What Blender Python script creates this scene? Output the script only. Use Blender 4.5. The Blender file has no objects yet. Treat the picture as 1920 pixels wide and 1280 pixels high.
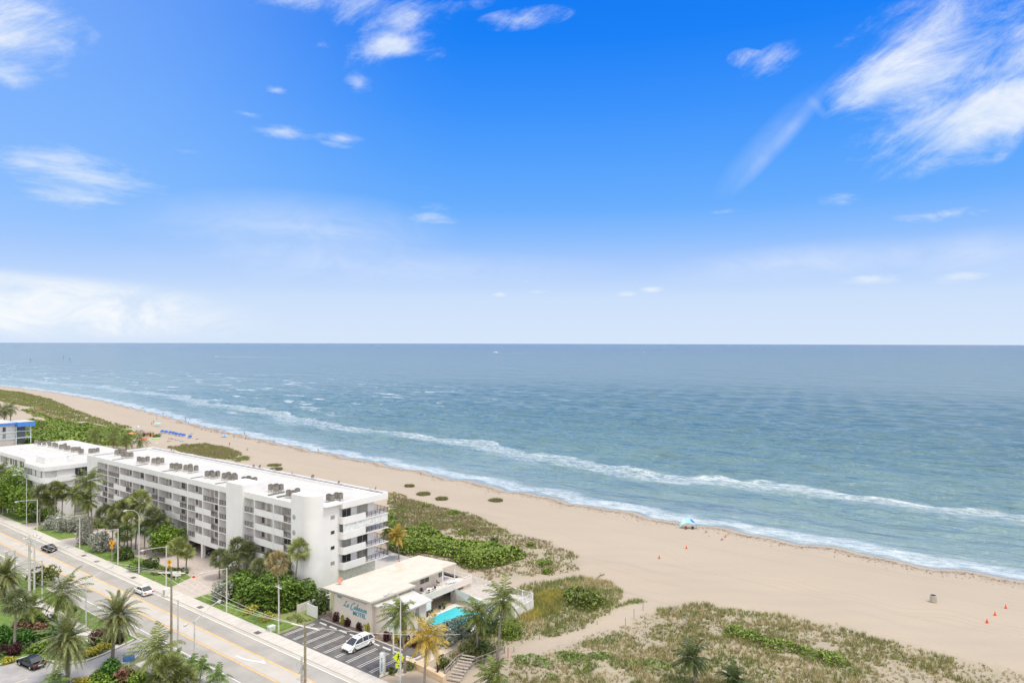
import bpy, bmesh, math, random
import numpy as np
from mathutils import Vector, Matrix, noise as mnoise
PI = math.pi
scene = bpy.context.scene
COL = scene.collection
rng = np.random.default_rng(7)
random.seed(11)

# ---------------------------------------------------------------- survey frame
# world: X = towards the sea, Y = along the coast (north), Z = up, metres
FPX, HCAM = 1310.0, 46.0
SEA = -2.5
SH = [(-3000, 330), (-1500, 262), (-400, 196), (-150, 182), (3.7, 177.8), (28.9, 178.1), (57.7, 179.6), (87.5, 179.6), (106, 180.6), (135, 183.1),
      (168.5, 187), (204.6, 191), (240, 194), (272.5, 197.4), (308.8, 202.1), (351.5, 208.2), (397.1, 214.9),
      (496.5, 233.4), (623, 255), (767.7, 268), (925, 271), (1400, 260), (3000, 180), (9000, -200)]
SHY = np.array([p[0] for p in SH], float); SHX = np.array([p[1] for p in SH], float)
def shore(y):
    y = np.asarray(y, float)
    return np.interp(y, SHY, SHX) + 1.1*np.sin(y*0.21) + 0.7*np.sin(y*0.47+1.3)
def zg(x, y):
    """ground height"""
    x = np.asarray(x, float); y = np.asarray(y, float)
    d = x - shore(y)
    z = np.where(d > 0, SEA - 0.05*d, SEA + 2.5*np.clip(-d/30.0, 0, 1)**0.85)
    w = np.clip((-d-30)/15, 0, 1)*np.clip((x-98)/8, 0, 1)
    w2 = np.clip((-d-30)/15, 0, 1)*np.clip((x-84)/6, 0, 1)*np.clip((66-y)/6, 0, 1)
    w = np.maximum(w, w2)
    bump = 0.30*(np.sin(x*0.31+0.7*np.sin(y*0.17)) + np.sin(y*0.27+1.1*np.sin(x*0.13)+2)) + 0.12*np.sin(x*0.9+y*0.7)
    return z + w*bump*0.6
def px2w(px, py, z=0.0):
    hy = 641.3 + 4.7*px/1920
    Z = FPX*(HCAM-z)/(py-hy); X = Z*(px-960)/FPX
    return (0.608*X + 0.794*Z, -0.794*X + 0.608*Z)
def G(px, py):
    z = 0.0
    for _ in range(6):
        x, y = px2w(px, py, z); z = float(zg(x, y))
    return Vector((x, y, z))
def poly(pts, z=None):
    if z is None: return [tuple(G(*p)[:2]) for p in pts]
    return [px2w(p[0], p[1], z) for p in pts]
def inpoly(x, y, P):
    P = np.array(P); n = len(P); ins = np.zeros(x.shape, bool); j = n-1
    for i in range(n):
        xi, yi = P[i]; xj, yj = P[j]
        c = ((yi > y) != (yj > y)) & (x < (xj-xi)*(y-yi)/(yj-yi+1e-12)+xi)
        ins ^= c; j = i
    return ins
def vnoise(x, y, s, seed=0):
    """cheap value noise in [0,1], vectorised"""
    x = np.asarray(x)/s + seed*17.13; y = np.asarray(y)/s - seed*9.71
    xi = np.floor(x).astype(np.int64); yi = np.floor(y).astype(np.int64); fx = x-xi; fy = y-yi
    def h(a, b):
        n = (a*374761393 + b*668265263) & 0x7fffffff
        n = ((n ^ (n >> 13))*1274126177) & 0x7fffffff
        return ((n ^ (n >> 16)) & 0xffff)/65535.0
    u = fx*fx*(3-2*fx); v = fy*fy*(3-2*fy)
    return (h(xi, yi)*(1-u)+h(xi+1, yi)*u)*(1-v) + (h(xi, yi+1)*(1-u)+h(xi+1, yi+1)*u)*v
def fbm(x, y, s, seed=0, o=3):
    t = 0; a = 1; w = 0
    for i in range(o):
        t = t + a*vnoise(x, y, s/2**i, seed+i); w += a; a *= .5
    return t/w

# ---------------------------------------------------------------- materials
MATS = {}
def nt(name):
    m = bpy.data.materials.new(name); m.use_nodes = True
    t = m.node_tree; t.nodes.clear()
    out = t.nodes.new('ShaderNodeOutputMaterial')
    MATS[name] = m
    return m, t, out
def N(t, typ, **kw):
    n = t.nodes.new(typ)
    for k, v in kw.items():
        if k.startswith('i_'):
            key = k[2:]
            key = int(key) if key.isdigit() else key
            n.inputs[key].default_value = v
        else: setattr(n, k, v)
    return n
def mth(t, op, a, b=None, c=None, clamp=False):
    n = t.nodes.new('ShaderNodeMath'); n.operation = op; n.use_clamp = clamp
    for i, v in enumerate((a, b, c)):
        if v is None: continue
        if isinstance(v, (int, float)): n.inputs[i].default_value = v
        else: t.links.new(v, n.inputs[i])
    return n.outputs[0]
def sstep(t, x, a, b):
    n = t.nodes.new('ShaderNodeMapRange'); n.interpolation_type = 'SMOOTHSTEP'
    t.links.new(x, n.inputs[0]); n.inputs[1].default_value = a; n.inputs[2].default_value = b
    return n.outputs[0]
def mixc(t, f, a, b):
    n = t.nodes.new('ShaderNodeMix'); n.data_type = 'RGBA'
    for i, v in ((0, f), (6, a), (7, b)):
        if isinstance(v, (int, float)): n.inputs[i].default_value = v
        elif isinstance(v, tuple): n.inputs[i].default_value = (*v[:3], 1)
        else: t.links.new(v, n.inputs[i])
    return n.outputs[2]
def noise(t, scale, detail=3, vec=None, rough=.55, w=None, stretch=None):
    n = t.nodes.new('ShaderNodeTexNoise'); n.inputs['Scale'].default_value = scale
    n.inputs['Detail'].default_value = detail; n.inputs['Roughness'].default_value = rough
    if vec is None:
        vec = t.nodes.new('ShaderNodeNewGeometry').outputs['Position']
    if stretch:
        mp = t.nodes.new('ShaderNodeMapping'); mp.inputs['Scale'].default_value = stretch
        t.links.new(vec, mp.inputs[0]); vec = mp.outputs[0]
    t.links.new(vec, n.inputs['Vector'])
    return n.outputs['Fac']
def M(name, rgb, rough=.7, var=.12, scale=1.5, bump=0.0, bscale=20, spec=.4, metal=0.0, stain=None, sscale=.35, objco=False, lane=None):
    if name in MATS: return MATS[name]
    m, t, out = nt(name)
    b = N(t, 'ShaderNodeBsdfPrincipled'); b.inputs['Roughness'].default_value = rough
    b.inputs['Specular IOR Level'].default_value = spec; b.inputs['Metallic'].default_value = metal
    vec = t.nodes.new('ShaderNodeTexCoord').outputs['Object'] if objco else None
    f = noise(t, scale, 4, vec)
    lo = tuple(c*(1-var) for c in rgb); hi = tuple(min(1, c*(1+var)) for c in rgb)
    c = mixc(t, sstep(t, f, .3, .7), lo, hi)
    if stain:
        g = sstep(t, noise(t, sscale, 5, vec, .65), .52, .75)
        c = mixc(t, mth(t, 'MULTIPLY', g, stain[3]), c, stain[:3])
    if lane:
        c = mixc(t, mth(t, 'MULTIPLY', sstep(t, noise(t, 1.1, 4, None, .6, stretch=(1, .03, 1)), .42, .7), lane[3]), c, lane[:3])
        c = mixc(t, mth(t, 'MULTIPLY', sstep(t, noise(t, .8, 6, None, .75), .60, .66), .35), c, lane[:3])
    t.links.new(c, b.inputs['Base Color'])
    if bump:
        bn = N(t, 'ShaderNodeBump'); bn.inputs['Strength'].default_value = bump; bn.inputs['Distance'].default_value = .05
        t.links.new(noise(t, bscale, 3, vec), bn.inputs['Height']); t.links.new(bn.outputs[0], b.inputs['Normal'])
    t.links.new(b.outputs[0], out.inputs[0])
    return m
def LEAF(name, lo, hi, trans=.12, rough=.5):
    if name in MATS: return MATS[name]
    lo = tuple(v*.55 for v in lo)
    m, t, out = nt(name)
    g = N(t, 'ShaderNodeNewGeometry')
    f = mth(t, 'ADD', mth(t, 'MULTIPLY', g.outputs['Random Per Island'], .75), mth(t, 'MULTIPLY', mth(t, 'SUBTRACT', noise(t, .7, 3), .25), .7), clamp=True)
    c = mixc(t, f, lo, hi)
    b = N(t, 'ShaderNodeBsdfPrincipled'); b.inputs['Roughness'].default_value = rough; b.inputs['Specular IOR Level'].default_value = .3
    tr = N(t, 'ShaderNodeBsdfTranslucent'); mx = N(t, 'ShaderNodeMixShader'); mx.inputs[0].default_value = trans
    t.links.new(c, b.inputs['Base Color']); t.links.new(c, tr.inputs[0])
    t.links.new(b.outputs[0], mx.inputs[1]); t.links.new(tr.outputs[0], mx.inputs[2]); t.links.new(mx.outputs[0], out.inputs[0])
    return m
def TRUNK(name, rgb, ring=9):
    if name in MATS: return MATS[name]
    m, t, out = nt(name)
    w = N(t, 'ShaderNodeTexWave'); w.wave_type = 'BANDS'; w.bands_direction = 'Z'; w.inputs['Scale'].default_value = ring/6.0
    w.inputs['Distortion'].default_value = 2
    g = N(t, 'ShaderNodeNewGeometry'); t.links.new(g.outputs['Position'], w.inputs[0])
    c = mixc(t, w.outputs['Fac'], tuple(v*.65 for v in rgb), tuple(v*1.25 for v in rgb))
    c = mixc(t, mth(t, 'MULTIPLY', noise(t, 3), .5), c, (.09, .075, .06))
    b = N(t, 'ShaderNodeBsdfPrincipled'); b.inputs['Roughness'].default_value = .9
    t.links.new(c, b.inputs['Base Color']); t.links.new(b.outputs[0], out.inputs[0])
    return m

# ---------------------------------------------------------------- mesh helpers
class MB:
    def __init__(s): s.v = []; s.f = []; s.m = []; s.mi = 0
    def add(s, vs, fs):
        o = len(s.v); s.v += [tuple(v) for v in vs]
        for f in fs: s.f.append(tuple(i+o for i in f)); s.m.append(s.mi)
        return s
    def box(s, x0, x1, y0, y1, z0, z1):
        return s.add([(x0,y0,z0),(x1,y0,z0),(x1,y1,z0),(x0,y1,z0),(x0,y0,z1),(x1,y0,z1),(x1,y1,z1),(x0,y1,z1)],
                     [(0,3,2,1),(4,5,6,7),(0,1,5,4),(1,2,6,5),(2,3,7,6),(3,0,4,7)])
    def tube(s, pts, r, n=6, caps=True):
        pts = [Vector(p) for p in pts]
        if not isinstance(r, (list, tuple)): r = [r]*len(pts)
        o = []; k = len(pts)
        for i, p in enumerate(pts):
            d = (pts[min(i+1, k-1)]-pts[max(i-1, 0)]).normalized()
            a = Vector((0, 0, 1)) if abs(d.z) < .9 else Vector((1, 0, 0))
            u = d.cross(a).normalized(); w = d.cross(u)
            for j in range(n):
                t = 2*PI*j/n; o.append(p + (u*math.cos(t)+w*math.sin(t))*r[i])
        f = [(i*n+j, i*n+(j+1) % n, (i+1)*n+(j+1) % n, (i+1)*n+j) for i in range(k-1) for j in range(n)]
        if caps: f += [tuple(range(n))[::-1], tuple((k-1)*n+j for j in range(n))]
        return s.add(o, f)
    def prism(s, P, z0, z1):
        n = len(P)
        return s.add([(x, y, z0) for x, y in P]+[(x, y, z1) for x, y in P],
                     [tuple(range(n))[::-1], tuple(range(n, 2*n))]+[(i, (i+1) % n, n+(i+1) % n, n+i) for i in range(n)])
    def sheet(s, P, z):
        return s.add([(x, y, z) for x, y in P], [tuple(range(len(P)))])
    def lathe(s, prof, c=(0, 0, 0), n=12):
        o = []; k = len(prof)
        for r, z in prof:
            for j in range(n):
                t = 2*PI*j/n; o.append((c[0]+r*math.cos(t), c[1]+r*math.sin(t), c[2]+z))
        f = [(i*n+j, i*n+(j+1) % n, (i+1)*n+(j+1) % n, (i+1)*n+j) for i in range(k-1) for j in range(n)]
        f += [tuple(range(n))[::-1], tuple((k-1)*n+j for j in range(n))]
        return s.add(o, f)
    def mesh(s, name, mats, smooth=False):
        me = bpy.data.meshes.new(name); me.from_pydata(s.v, [], s.f)
        for m in (mats if isinstance(mats, (list, tuple)) else [mats]): me.materials.append(m)
        me.polygons.foreach_set('material_index', s.m)
        bm = bmesh.new(); bm.from_mesh(me); bmesh.ops.recalc_face_normals(bm, faces=bm.faces[:]); bm.to_mesh(me); bm.free()
        if smooth: me.polygons.foreach_set('use_smooth', [True]*len(me.polygons))
        return me
    def build(s, name, mats, parent=None, smooth=False, loc=None, rz=0):
        return link(name, s.mesh(name, mats, smooth), parent, loc, rz)
def link(name, me, parent=None, loc=None, rz=0):
    o = bpy.data.objects.new(name, me); COL.objects.link(o)
    if parent is not None: o.parent = parent
    if loc is not None: o.location = loc
    o.rotation_euler.z = rz
    return o
def npmesh(name, V, F, mats, mi=None, smooth=False):
    me = bpy.data.meshes.new(name); V = np.ascontiguousarray(V, np.float32); F = np.ascontiguousarray(F, np.int32)
    me.vertices.add(len(V)); me.vertices.foreach_set('co', V.ravel())
    k = F.shape[1]; me.loops.add(F.size); me.loops.foreach_set('vertex_index', F.ravel())
    me.polygons.add(len(F)); me.polygons.foreach_set('loop_start', np.arange(0, F.size, k, dtype=np.int32))
    try: me.polygons.foreach_set('loop_total', np.full(len(F), k, np.int32))
    except Exception: pass
    for m in (mats if isinstance(mats, (list, tuple)) else [mats]): me.materials.append(m)
    if mi is not None: me.polygons.foreach_set('material_index', np.ascontiguousarray(mi, np.int32))
    if smooth: me.polygons.foreach_set('use_smooth', np.ones(len(F), bool))
    me.update(calc_edges=True); me.validate()
    return me
def thing(name, label, cat, loc=(0, 0, 0), rz=0, group=None):
    o = bpy.data.objects.new(name, None); COL.objects.link(o); o.location = loc; o.rotation_euler.z = rz
    o.empty_display_size = .3
    return tag(o, label, cat, group)
def tag(o, label, cat, group=None):
    o['label'] = label; o['category'] = cat
    if group: o['group'] = group
    return o
def struct(o): o['kind'] = 'structure'; return o
def stuff(o, label, cat): o['kind'] = 'stuff'; o['label'] = label; o['category'] = cat; return o
KIDS = {}
def copy_tree(o, label=None, loc=None, rz=None, parent=None):
    c = o.copy(); COL.objects.link(c)
    if parent is not None: c.parent = parent
    for ch in o.children: copy_tree(ch, parent=c)
    if label: c['label'] = label
    if loc is not None: c.location = loc
    if rz is not None: c.rotation_euler.z = rz
    return c
def text_mesh(body, size, shear=0, depth=.02, offset=0.0):
    cu = bpy.data.curves.new('lettering', 'FONT'); cu.body = body; cu.size = size; cu.shear = shear; cu.extrude = depth; cu.offset = offset
    cu.align_x = 'CENTER'; cu.align_y = 'CENTER'
    o = bpy.data.objects.new('tmp', cu); COL.objects.link(o); bpy.context.view_layer.update()
    me = bpy.data.meshes.new_from_object(o.evaluated_get(bpy.context.evaluated_depsgraph_get()))
    bpy.data.objects.remove(o); me.materials.clear()
    return me
ORD = ['first', 'second', 'third', 'fourth', 'fifth', 'sixth', 'seventh', 'eighth', 'ninth', 'tenth', 'eleventh', 'twelfth', 'thirteenth', 'fourteenth']

# ---------------------------------------------------------------- leaves
def leafquads(C, size, up=.5, elong=1.6, r=rng):
    n = len(C); nrm = r.normal(size=(n, 3)); nrm[:, 2] = np.abs(nrm[:, 2])+up
    nrm /= np.linalg.norm(nrm, axis=1)[:, None]
    a = np.cross(nrm, r.normal(size=(n, 3))); a /= np.linalg.norm(a, axis=1)[:, None]; b = np.cross(nrm, a)
    s = (np.asarray(size)*r.uniform(.6, 1.3, n))[:, None]
    V = np.stack([C-a*s*.5*elong, C+b*s*.5, C+a*s*.5*elong, C-b*s*.5], 1).reshape(-1, 3)
    return V, np.arange(n*4).reshape(n, 4)
def blades(C, h, w, lean=.35, per=6, spread=.25, r=rng):
    """grass tufts: per thin triangles for each centre"""
    n = len(C); B = np.repeat(C, per, 0); k = len(B)
    ang = r.uniform(0, 2*PI, k); rad = r.uniform(0, spread, k)
    B = B + np.stack([np.cos(ang)*rad, np.sin(ang)*rad, np.zeros(k)], 1)
    hh = np.repeat(h, per)*r.uniform(.55, 1.2, k) if np.ndim(h) else h*r.uniform(.55, 1.2, k)
    a2 = r.uniform(0, 2*PI, k); ln = hh*r.uniform(0, lean*2, k)
    tip = B + np.stack([np.cos(a2)*ln, np.sin(a2)*ln, hh], 1)
    pa = r.uniform(0, 2*PI, k); d = np.stack([np.cos(pa), np.sin(pa), np.zeros(k)], 1)*w
    V = np.stack([B-d, B+d, tip], 1).reshape(-1, 3)
    return V, np.arange(k*3).reshape(k, 3)
def sample(P, dens, r=rng):
    P = np.array(P); mn = P.min(0); mx = P.max(0); n = int((mx-mn).prod()*dens)
    x = r.uniform(mn[0], mx[0], n); y = r.uniform(mn[1], mx[1], n); k = inpoly(x, y, P)
    return x[k], y[k]
def edge_dist(x, y, P):
    P = np.array(P); D = np.full(x.shape, 1e9)
    for i in range(len(P)):
        a = P[i]; b = P[(i+1) % len(P)]; ab = b-a; L = (ab**2).sum()+1e-9
        t = np.clip(((x-a[0])*ab[0]+(y-a[1])*ab[1])/L, 0, 1)
        D = np.minimum(D, np.hypot(x-a[0]-t*ab[0], y-a[1]-t*ab[1]))
    return D
def thicket_mesh(name, P, h, mat, dens=14, leaf=.32, lump=2.6, edge=1.6, layers=2, seed=3, base=None, roughe=1.2):
    x, y = sample(P, dens); e = edge_dist(x, y, P)
    e = e - roughe*fbm(x, y, 2.2, seed+9)
    k = e > 0; x, y, e = x[k], y[k], e[k]
    top = h*np.clip(e/edge, .12, 1)**.6*(.55+.45*fbm(x, y, lump*2.5, seed)) + .35*h*(vnoise(x, y, lump, seed+5)-.4)*np.clip(e/edge, 0, 1)
    top += .12*h*(vnoise(x, y, lump*.4, seed+7)-.5)
    z0 = zg(x, y) if base is None else base
    z = z0 + top - (rng.uniform(0, 1, len(x))**(1.4 if h > 3 else 2))*(top*.95 if h > 3 else np.minimum(.9, h*.5))
    V, F = leafquads(np.stack([x, y, z], 1), leaf, up=.7)
    return npmesh(name, V, F, mat)
def bush_mesh(name, rx, ry, h, mat, n=900, leaf=.22, lumps=7, seed=0, flat=.0):
    r = np.random.default_rng(seed+100)
    la = r.uniform(0, 2*PI, lumps); lr = np.sqrt(r.uniform(0, 1, lumps))*.62
    cx = np.cos(la)*lr*rx; cy = np.sin(la)*lr*ry; cz = h*(.42+.25*r.uniform(-1, 1, lumps)); R = r.uniform(.36, .55, lumps)
    i = r.integers(0, lumps, n); d = r.normal(size=(n, 3)); d /= np.linalg.norm(d, axis=1)[:, None]
    q = r.uniform(.8, 1.04, n)
    C = np.stack([cx[i]+d[:, 0]*R[i]*rx*q, cy[i]+d[:, 1]*R[i]*ry*q, np.maximum(.03, cz[i]+d[:, 2]*R[i]*h*q)], 1)
    V, F = leafquads(C, leaf, up=.2, r=r)
    return npmesh(name, V, F, mat)
def bush(name, label, cat, loc, rx, ry, h, mat, n=900, leaf=.22, lumps=7, group=None, seed=None, stem=True):
    seed = random.randint(0, 9999) if seed is None else seed
    t = thing(name, label, cat, loc, 0, group)
    link('foliage', bush_mesh('foliage', rx, ry, h, mat, n, leaf, lumps, seed), t)
    if stem:
        b = MB()
        for k in range(4):
            a = k*1.7+seed; b.tube([(0.1*math.cos(a), .1*math.sin(a), -.1), (rx*.3*math.cos(a), ry*.3*math.sin(a), h*.5)], [.06+h*.012, .03], 5)
        b.build('stem', TRUNK('bark', (.16, .13, .10)), t)
    return t

# ---------------------------------------------------------------- palms
WIND = np.array([-.60, .72, 0.0])
def frond_set(R, nf, el_lo, el_hi, grav, wind, nl, ll, lw, r, hang=.5, stiff=.3, az0=0):
    """pinnate fronds: returns leaflet quads and rachis quads"""
    Vs = []; 
    ts = np.linspace(0, 1, nl)
    for i in range(nf):
        u = (i+.5)/nf; el = math.radians(el_hi+(el_lo-el_hi)*u**.85 + r.uniform(-8, 8)); az = i*2.39996+az0+r.uniform(-.25, .25)
        d = np.array([math.cos(el)*math.cos(az), math.cos(el)*math.sin(az), math.sin(el)])
        L = R*r.uniform(.82, 1.08); P = [np.zeros(3)]; D = []
        g = grav*r.uniform(.8, 1.25)
        for k in range(nl):
            t = ts[k]; dd = d + np.array([0, 0, -1.0])*g*t**1.2 + WIND*wind*t*.9
            dd /= np.linalg.norm(dd); D.append(dd); P.append(P[-1]+dd*L/nl)
        P = np.array(P[1:]); D = np.array(D)
        side = np.cross(D, [0, 0, 1.0]); side /= (np.linalg.norm(side, axis=1)[:, None]+1e-6)
        upv = np.cross(side, D)
        # rachis
        w = (.05*(1-.8*ts))[:, None]
        A = P-side*w; B = P+side*w
        Vs.append(np.stack([A[:-1], B[:-1], B[1:], A[1:]], 1).reshape(-1, 3))
        for sgn in (-1, 1):
            k = ts > .1
            p = P[k]; t = ts[k]; n = len(p)
            ld = side[k]*sgn*(.9-.45*t[:, None]) + D[k]*(.35+.6*t[:, None]) + upv[k]*.18 + np.array([0, 0, -1.0])*hang*r.uniform(.5, 1.3, (n, 1)) + WIND*wind*.35
            ld /= np.linalg.norm(ld, axis=1)[:, None]
            l = (ll*np.sin(PI*np.clip(t*.8+.18, 0, 1))**.7*r.uniform(.8, 1.1, n))[:, None]
            wv = D[k]*lw
            m = p+ld*l*.55; e = p+ld*l + np.array([0, 0, -1.0])*l*hang*.35
            Vs.append(np.stack([p-wv*.6, p+wv*.6, m+wv, m-wv], 1).reshape(-1, 3))
            Vs.append(np.stack([m-wv, m+wv, e+wv*.15, e-wv*.15], 1).reshape(-1, 3))
    V = np.concatenate(Vs); return V, np.arange(len(V)).reshape(-1, 4)
def fan_set(R, nf, r, el_lo=-35, el_hi=85, fan=.9, wind=0.1, seg=9, droop=.35):
    Vs = []
    for i in range(nf):
        u = (i+.5)/nf; el = math.radians(el_hi+(el_lo-el_hi)*u**.9+r.uniform(-8, 8)); az = i*2.39996+r.uniform(-.3, .3)
        d = np.array([math.cos(el)*math.cos(az), math.cos(el)*math.sin(az), math.sin(el)])+WIND*wind; d /= np.linalg.norm(d)
        L = (R-fan*.9)*r.uniform(.8, 1.1); c = d*L
        side = np.cross(d, [0, 0, 1.0]); side /= np.linalg.norm(side)+1e-6; upv = np.cross(side, d); ro = r.uniform(-1.0, 1.0); side, upv = side*math.cos(ro)+upv*math.sin(ro), upv*math.cos(ro)-side*math.sin(ro)
        Vs.append(np.array([-side*.025, side*.025, c+side*.02, c-side*.02]))
        for k in range(seg):
            a = math.radians(-115+230*k/(seg-1)); tip = c+(d*math.cos(a)+side*math.sin(a))*fan*r.uniform(.8, 1.1)
            tip = tip + upv*.12*fan*(k % 2) + np.array([0, 0, -droop*fan*r.uniform(.4, 1.3)])
            a0 = a-.12; a1 = a+.12; q = .55*fan
            p0 = c+(d*math.cos(a0)+side*math.sin(a0))*q; p1 = c+(d*math.cos(a1)+side*math.sin(a1))*q
            Vs.append(np.array([c, p0, tip, p1]))
    V = np.concatenate(Vs); return V, np.arange(len(V)).reshape(-1, 4)
def palm(kind, label, base, top, R, seed, wind=.35, mat=None, group=None, tr=.17, name=None):
    base = Vector(base); top = Vector(top); r = np.random.default_rng(seed)
    nm = name or {'coco': 'coconut_palm', 'date': 'date_palm', 'fan': 'fan_palm', 'small': 'small_palm'}[kind]
    t = thing(nm, label, 'palm tree', base, 0, group)
    rel = top-base; H = rel.z; h = Vector((rel.x, rel.y, 0))
    pts = []
    for k in range(8):
        u = k/7; pts.append(h*(u**1.6) + Vector((0, 0, H*u-.1*(k == 0))))
    b = MB(); b.tube(pts, [tr*(1.35 if k == 0 else 1.05-.35*k/7) for k in range(8)], 8)
    b.build('trunk', TRUNK('date_trunk', (.27, .23, .19)) if kind == 'date' else TRUNK('palm_trunk', (.33, .29, .25), 14), t, True)
    if kind == 'coco':
        V, F = frond_set(R, 25, -52, 82, .95, wind, 28, R*.27, .062, r, .5)
        m = mat or LEAF('coconut_leaf', (.03, .05, .014), (.26, .31, .075))
    elif kind == 'date':
        V, F = frond_set(R*1.08, 92, -62, 84, 1.0, wind*.3, 26, R*.125, .075, r, .25)
        m = mat or LEAF('date_leaf', (.045, .06, .02), (.32, .35, .13))
    elif kind == 'small':
        V, F = frond_set(R, 15, -20, 75, 1.1, wind, 18, R*.34, .06, r, .5)
        m = mat or LEAF('small_palm_leaf', (.04, .08, .015), (.20, .30, .07))
    else:
        V, F = fan_set(R, 38, r, -55, 85, fan=R*.52, seg=13, droop=.25)
        m = mat or LEAF('fan_leaf', (.045, .06, .022), (.27, .31, .135))
    cr = link('crown', npmesh('crown', V, F, m), t, loc=rel)
    if kind == 'coco':
        V, F = frond_set(R*.62, 5, -75, -60, .6, wind*.5, 14, R*.2, .05, r, .7, az0=seed)
        link('dead_frond', npmesh('dead_frond', V, F, LEAF('dry_frond', (.22, .16, .08), (.42, .33, .18))), t, loc=rel)
        b = MB()
        for k in range(6):
            a = k*1.05+seed; c = Vector((.28*math.cos(a), .28*math.sin(a), -.3-.1*(k % 2)))
            b.lathe([(.02, .13), (.1, .08), (.13, 0), (.1, -.1), (.02, -.14)], c, 7)
        b.build('coconut', M('coconut_husk', (.20, .16, .05)), t, True, loc=rel)
    if kind == 'date':
        for k in range(7):
            b = MB(); a = seed+k*.9; dr = Vector((math.cos(a), math.sin(a), 0)); c = dr*1.05+Vector((0, 0, -.6))
            b.tube([(0, 0, .05), dr*.5+Vector((0, 0, .12)), dr*.95+Vector((0, 0, -.1)), c], .03, 4)
            for j in range(9):
                q = Vector(r.normal(size=3)*.22); q.z = -abs(q.z)*2.2
                b.tube([c, c+q*.5, c+q], [.02, .09, .05], 5)
            b.build('fruit_cluster', M('orange_dates', (.62, .26, .04), var=.3, scale=6), t, True, loc=rel)
    if kind == 'fan':
        V, F = fan_set(R*.72, 12, r, -80, -38, .7, 0, 7, .8)
        link('dead_frond', npmesh('dead_frond', V, F, LEAF('dry_fan', (.16, .12, .07), (.34, .27, .17))), t, loc=rel)
    return t
def palm_px(kind, label, bpx, cpx, R, seed, bz=None, **kw):
    """trunk foot and crown centre, as seen in the photograph, crown above the foot at the same distance"""
    if bz is None: g = G(*bpx)
    else: g = Vector((*px2w(bpx[0], bpx[1], bz), bz))
    ir = ((g.x)*.794+(g.y)*.608)                       # distance along the view
    hy = 641.3+4.7*cpx[0]/1920
    X = ir*(cpx[0]-960)/FPX; top = Vector((.608*X+.794*ir, -.794*X+.608*ir, HCAM-(cpx[1]-hy)*ir/FPX))
    return palm(kind, label, g, top, R, seed, **kw)
# ================================================================ SETTING
# camera
cam = bpy.data.cameras.new('camera'); co = bpy.data.objects.new('camera', cam); COL.objects.link(co); scene.camera = co
cam.sensor_width = 36; cam.lens = 36*FPX/1920; cam.clip_start = .5; cam.clip_end = 3e5
cam.shift_y = (643.65-640)/1920
fw = Vector((.794, .608, 0)); rt = Vector((.608, -.794, 0)); up = Vector((0, 0, 1))
roll = math.atan(4.7/1920)
Rm = Matrix((rt, up, -fw)).transposed().to_4x4()
co.matrix_world = Matrix.Translation((0, 0, HCAM)) @ Rm @ Matrix.Rotation(roll, 4, 'Z')

# sun and sky
SUN_EL = math.radians(68); SDIR = Vector((.15, -.80, 0)).normalized()
sv = Vector((SDIR.x*math.cos(SUN_EL), SDIR.y*math.cos(SUN_EL), math.sin(SUN_EL)))
sl = bpy.data.lights.new('sun', 'SUN'); sl.energy = 2.15; sl.angle = math.radians(12); sl.color = (1, .93, .82)
so = bpy.data.objects.new('sun', sl); COL.objects.link(so); so.rotation_euler = sv.to_track_quat('Z', 'Y').to_euler(); so.location = (0, 0, 80)

w = bpy.data.worlds.new('World'); scene.world = w; w.use_nodes = True; t = w.node_tree; t.nodes.clear()
wo = N(t, 'ShaderNodeOutputWorld'); bg = N(t, 'ShaderNodeBackground'); bg.inputs[1].default_value = .1
sky = N(t, 'ShaderNodeTexSky'); sky.sky_type = 'NISHITA'; sky.sun_disc = False; sky.sun_elevation = SUN_EL
sky.sun_rotation = math.atan2(SDIR.x, SDIR.y); sky.altitude = 0; sky.air_density = 1.0; sky.dust_density = .6; sky.ozone_density = 1.5
tc = N(t, 'ShaderNodeTexCoord'); dirv = tc.outputs['Generated']
def dot(v):
    n = N(t, 'ShaderNodeVectorMath'); n.operation = 'DOT_PRODUCT'; t.links.new(dirv, n.inputs[0]); n.inputs[1].default_value = v; return n.outputs['Value']
fx = dot(tuple(fw)); rx = dot(tuple(rt)); uz = dot((0, 0, 1))
az = mth(t, 'ARCTAN2', rx, fx)                      # bearing from due east-north-east, radians
el = mth(t, 'ARCSINE', uz)
# colour grade of the clear sky by height above the horizon
ramp = N(t, 'ShaderNodeValToRGB'); cr_ = ramp.color_ramp
t.links.new(mth(t, 'MULTIPLY', el, 1/1.5708, clamp=True), ramp.inputs[0])
SKYR = SKY_RAMP = [(0.0, (.69, .81, .98)), (.04, (.61, .755, .98)), (.069, (.42, .615, 1.0)), (.093, (.27, .52, 1.0)), (.12, (.145, .43, 1.0)), (.163, (.085, .36, 1.0)), (.208, (.04, .29, .99)), (.26, (.008, .225, .95)), (.31, (.002, .19, .90)), (1, (.01, .10, .5))]
while len(cr_.elements) < len(SKYR): cr_.elements.new(.5)
for e_, (p_, c_) in zip(cr_.elements, SKYR): e_.position = p_; e_.color = (*c_, 1)
sc_ = N(t, 'ShaderNodeVectorMath'); sc_.operation = 'SCALE'; t.links.new(sky.outputs[0], sc_.inputs[0]); sc_.inputs['Scale'].default_value = 1.0
# graded = ramp * 10 mixed with the physical sky
r10 = N(t, 'ShaderNodeVectorMath'); r10.operation = 'SCALE'; t.links.new(ramp.outputs[0], r10.inputs[0]); r10.inputs['Scale'].default_value = 9.2
side = mth(t, 'MULTIPLY', sstep(t, az, -.05, -.65), mth(t, 'MULTIPLY', sstep(t, el, .02, .2), .42))
clear = mixc(t, .97, sky.outputs[0], mixc(t, side, r10.outputs[0], (3.7, 5.8, 9.2)))
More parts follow.
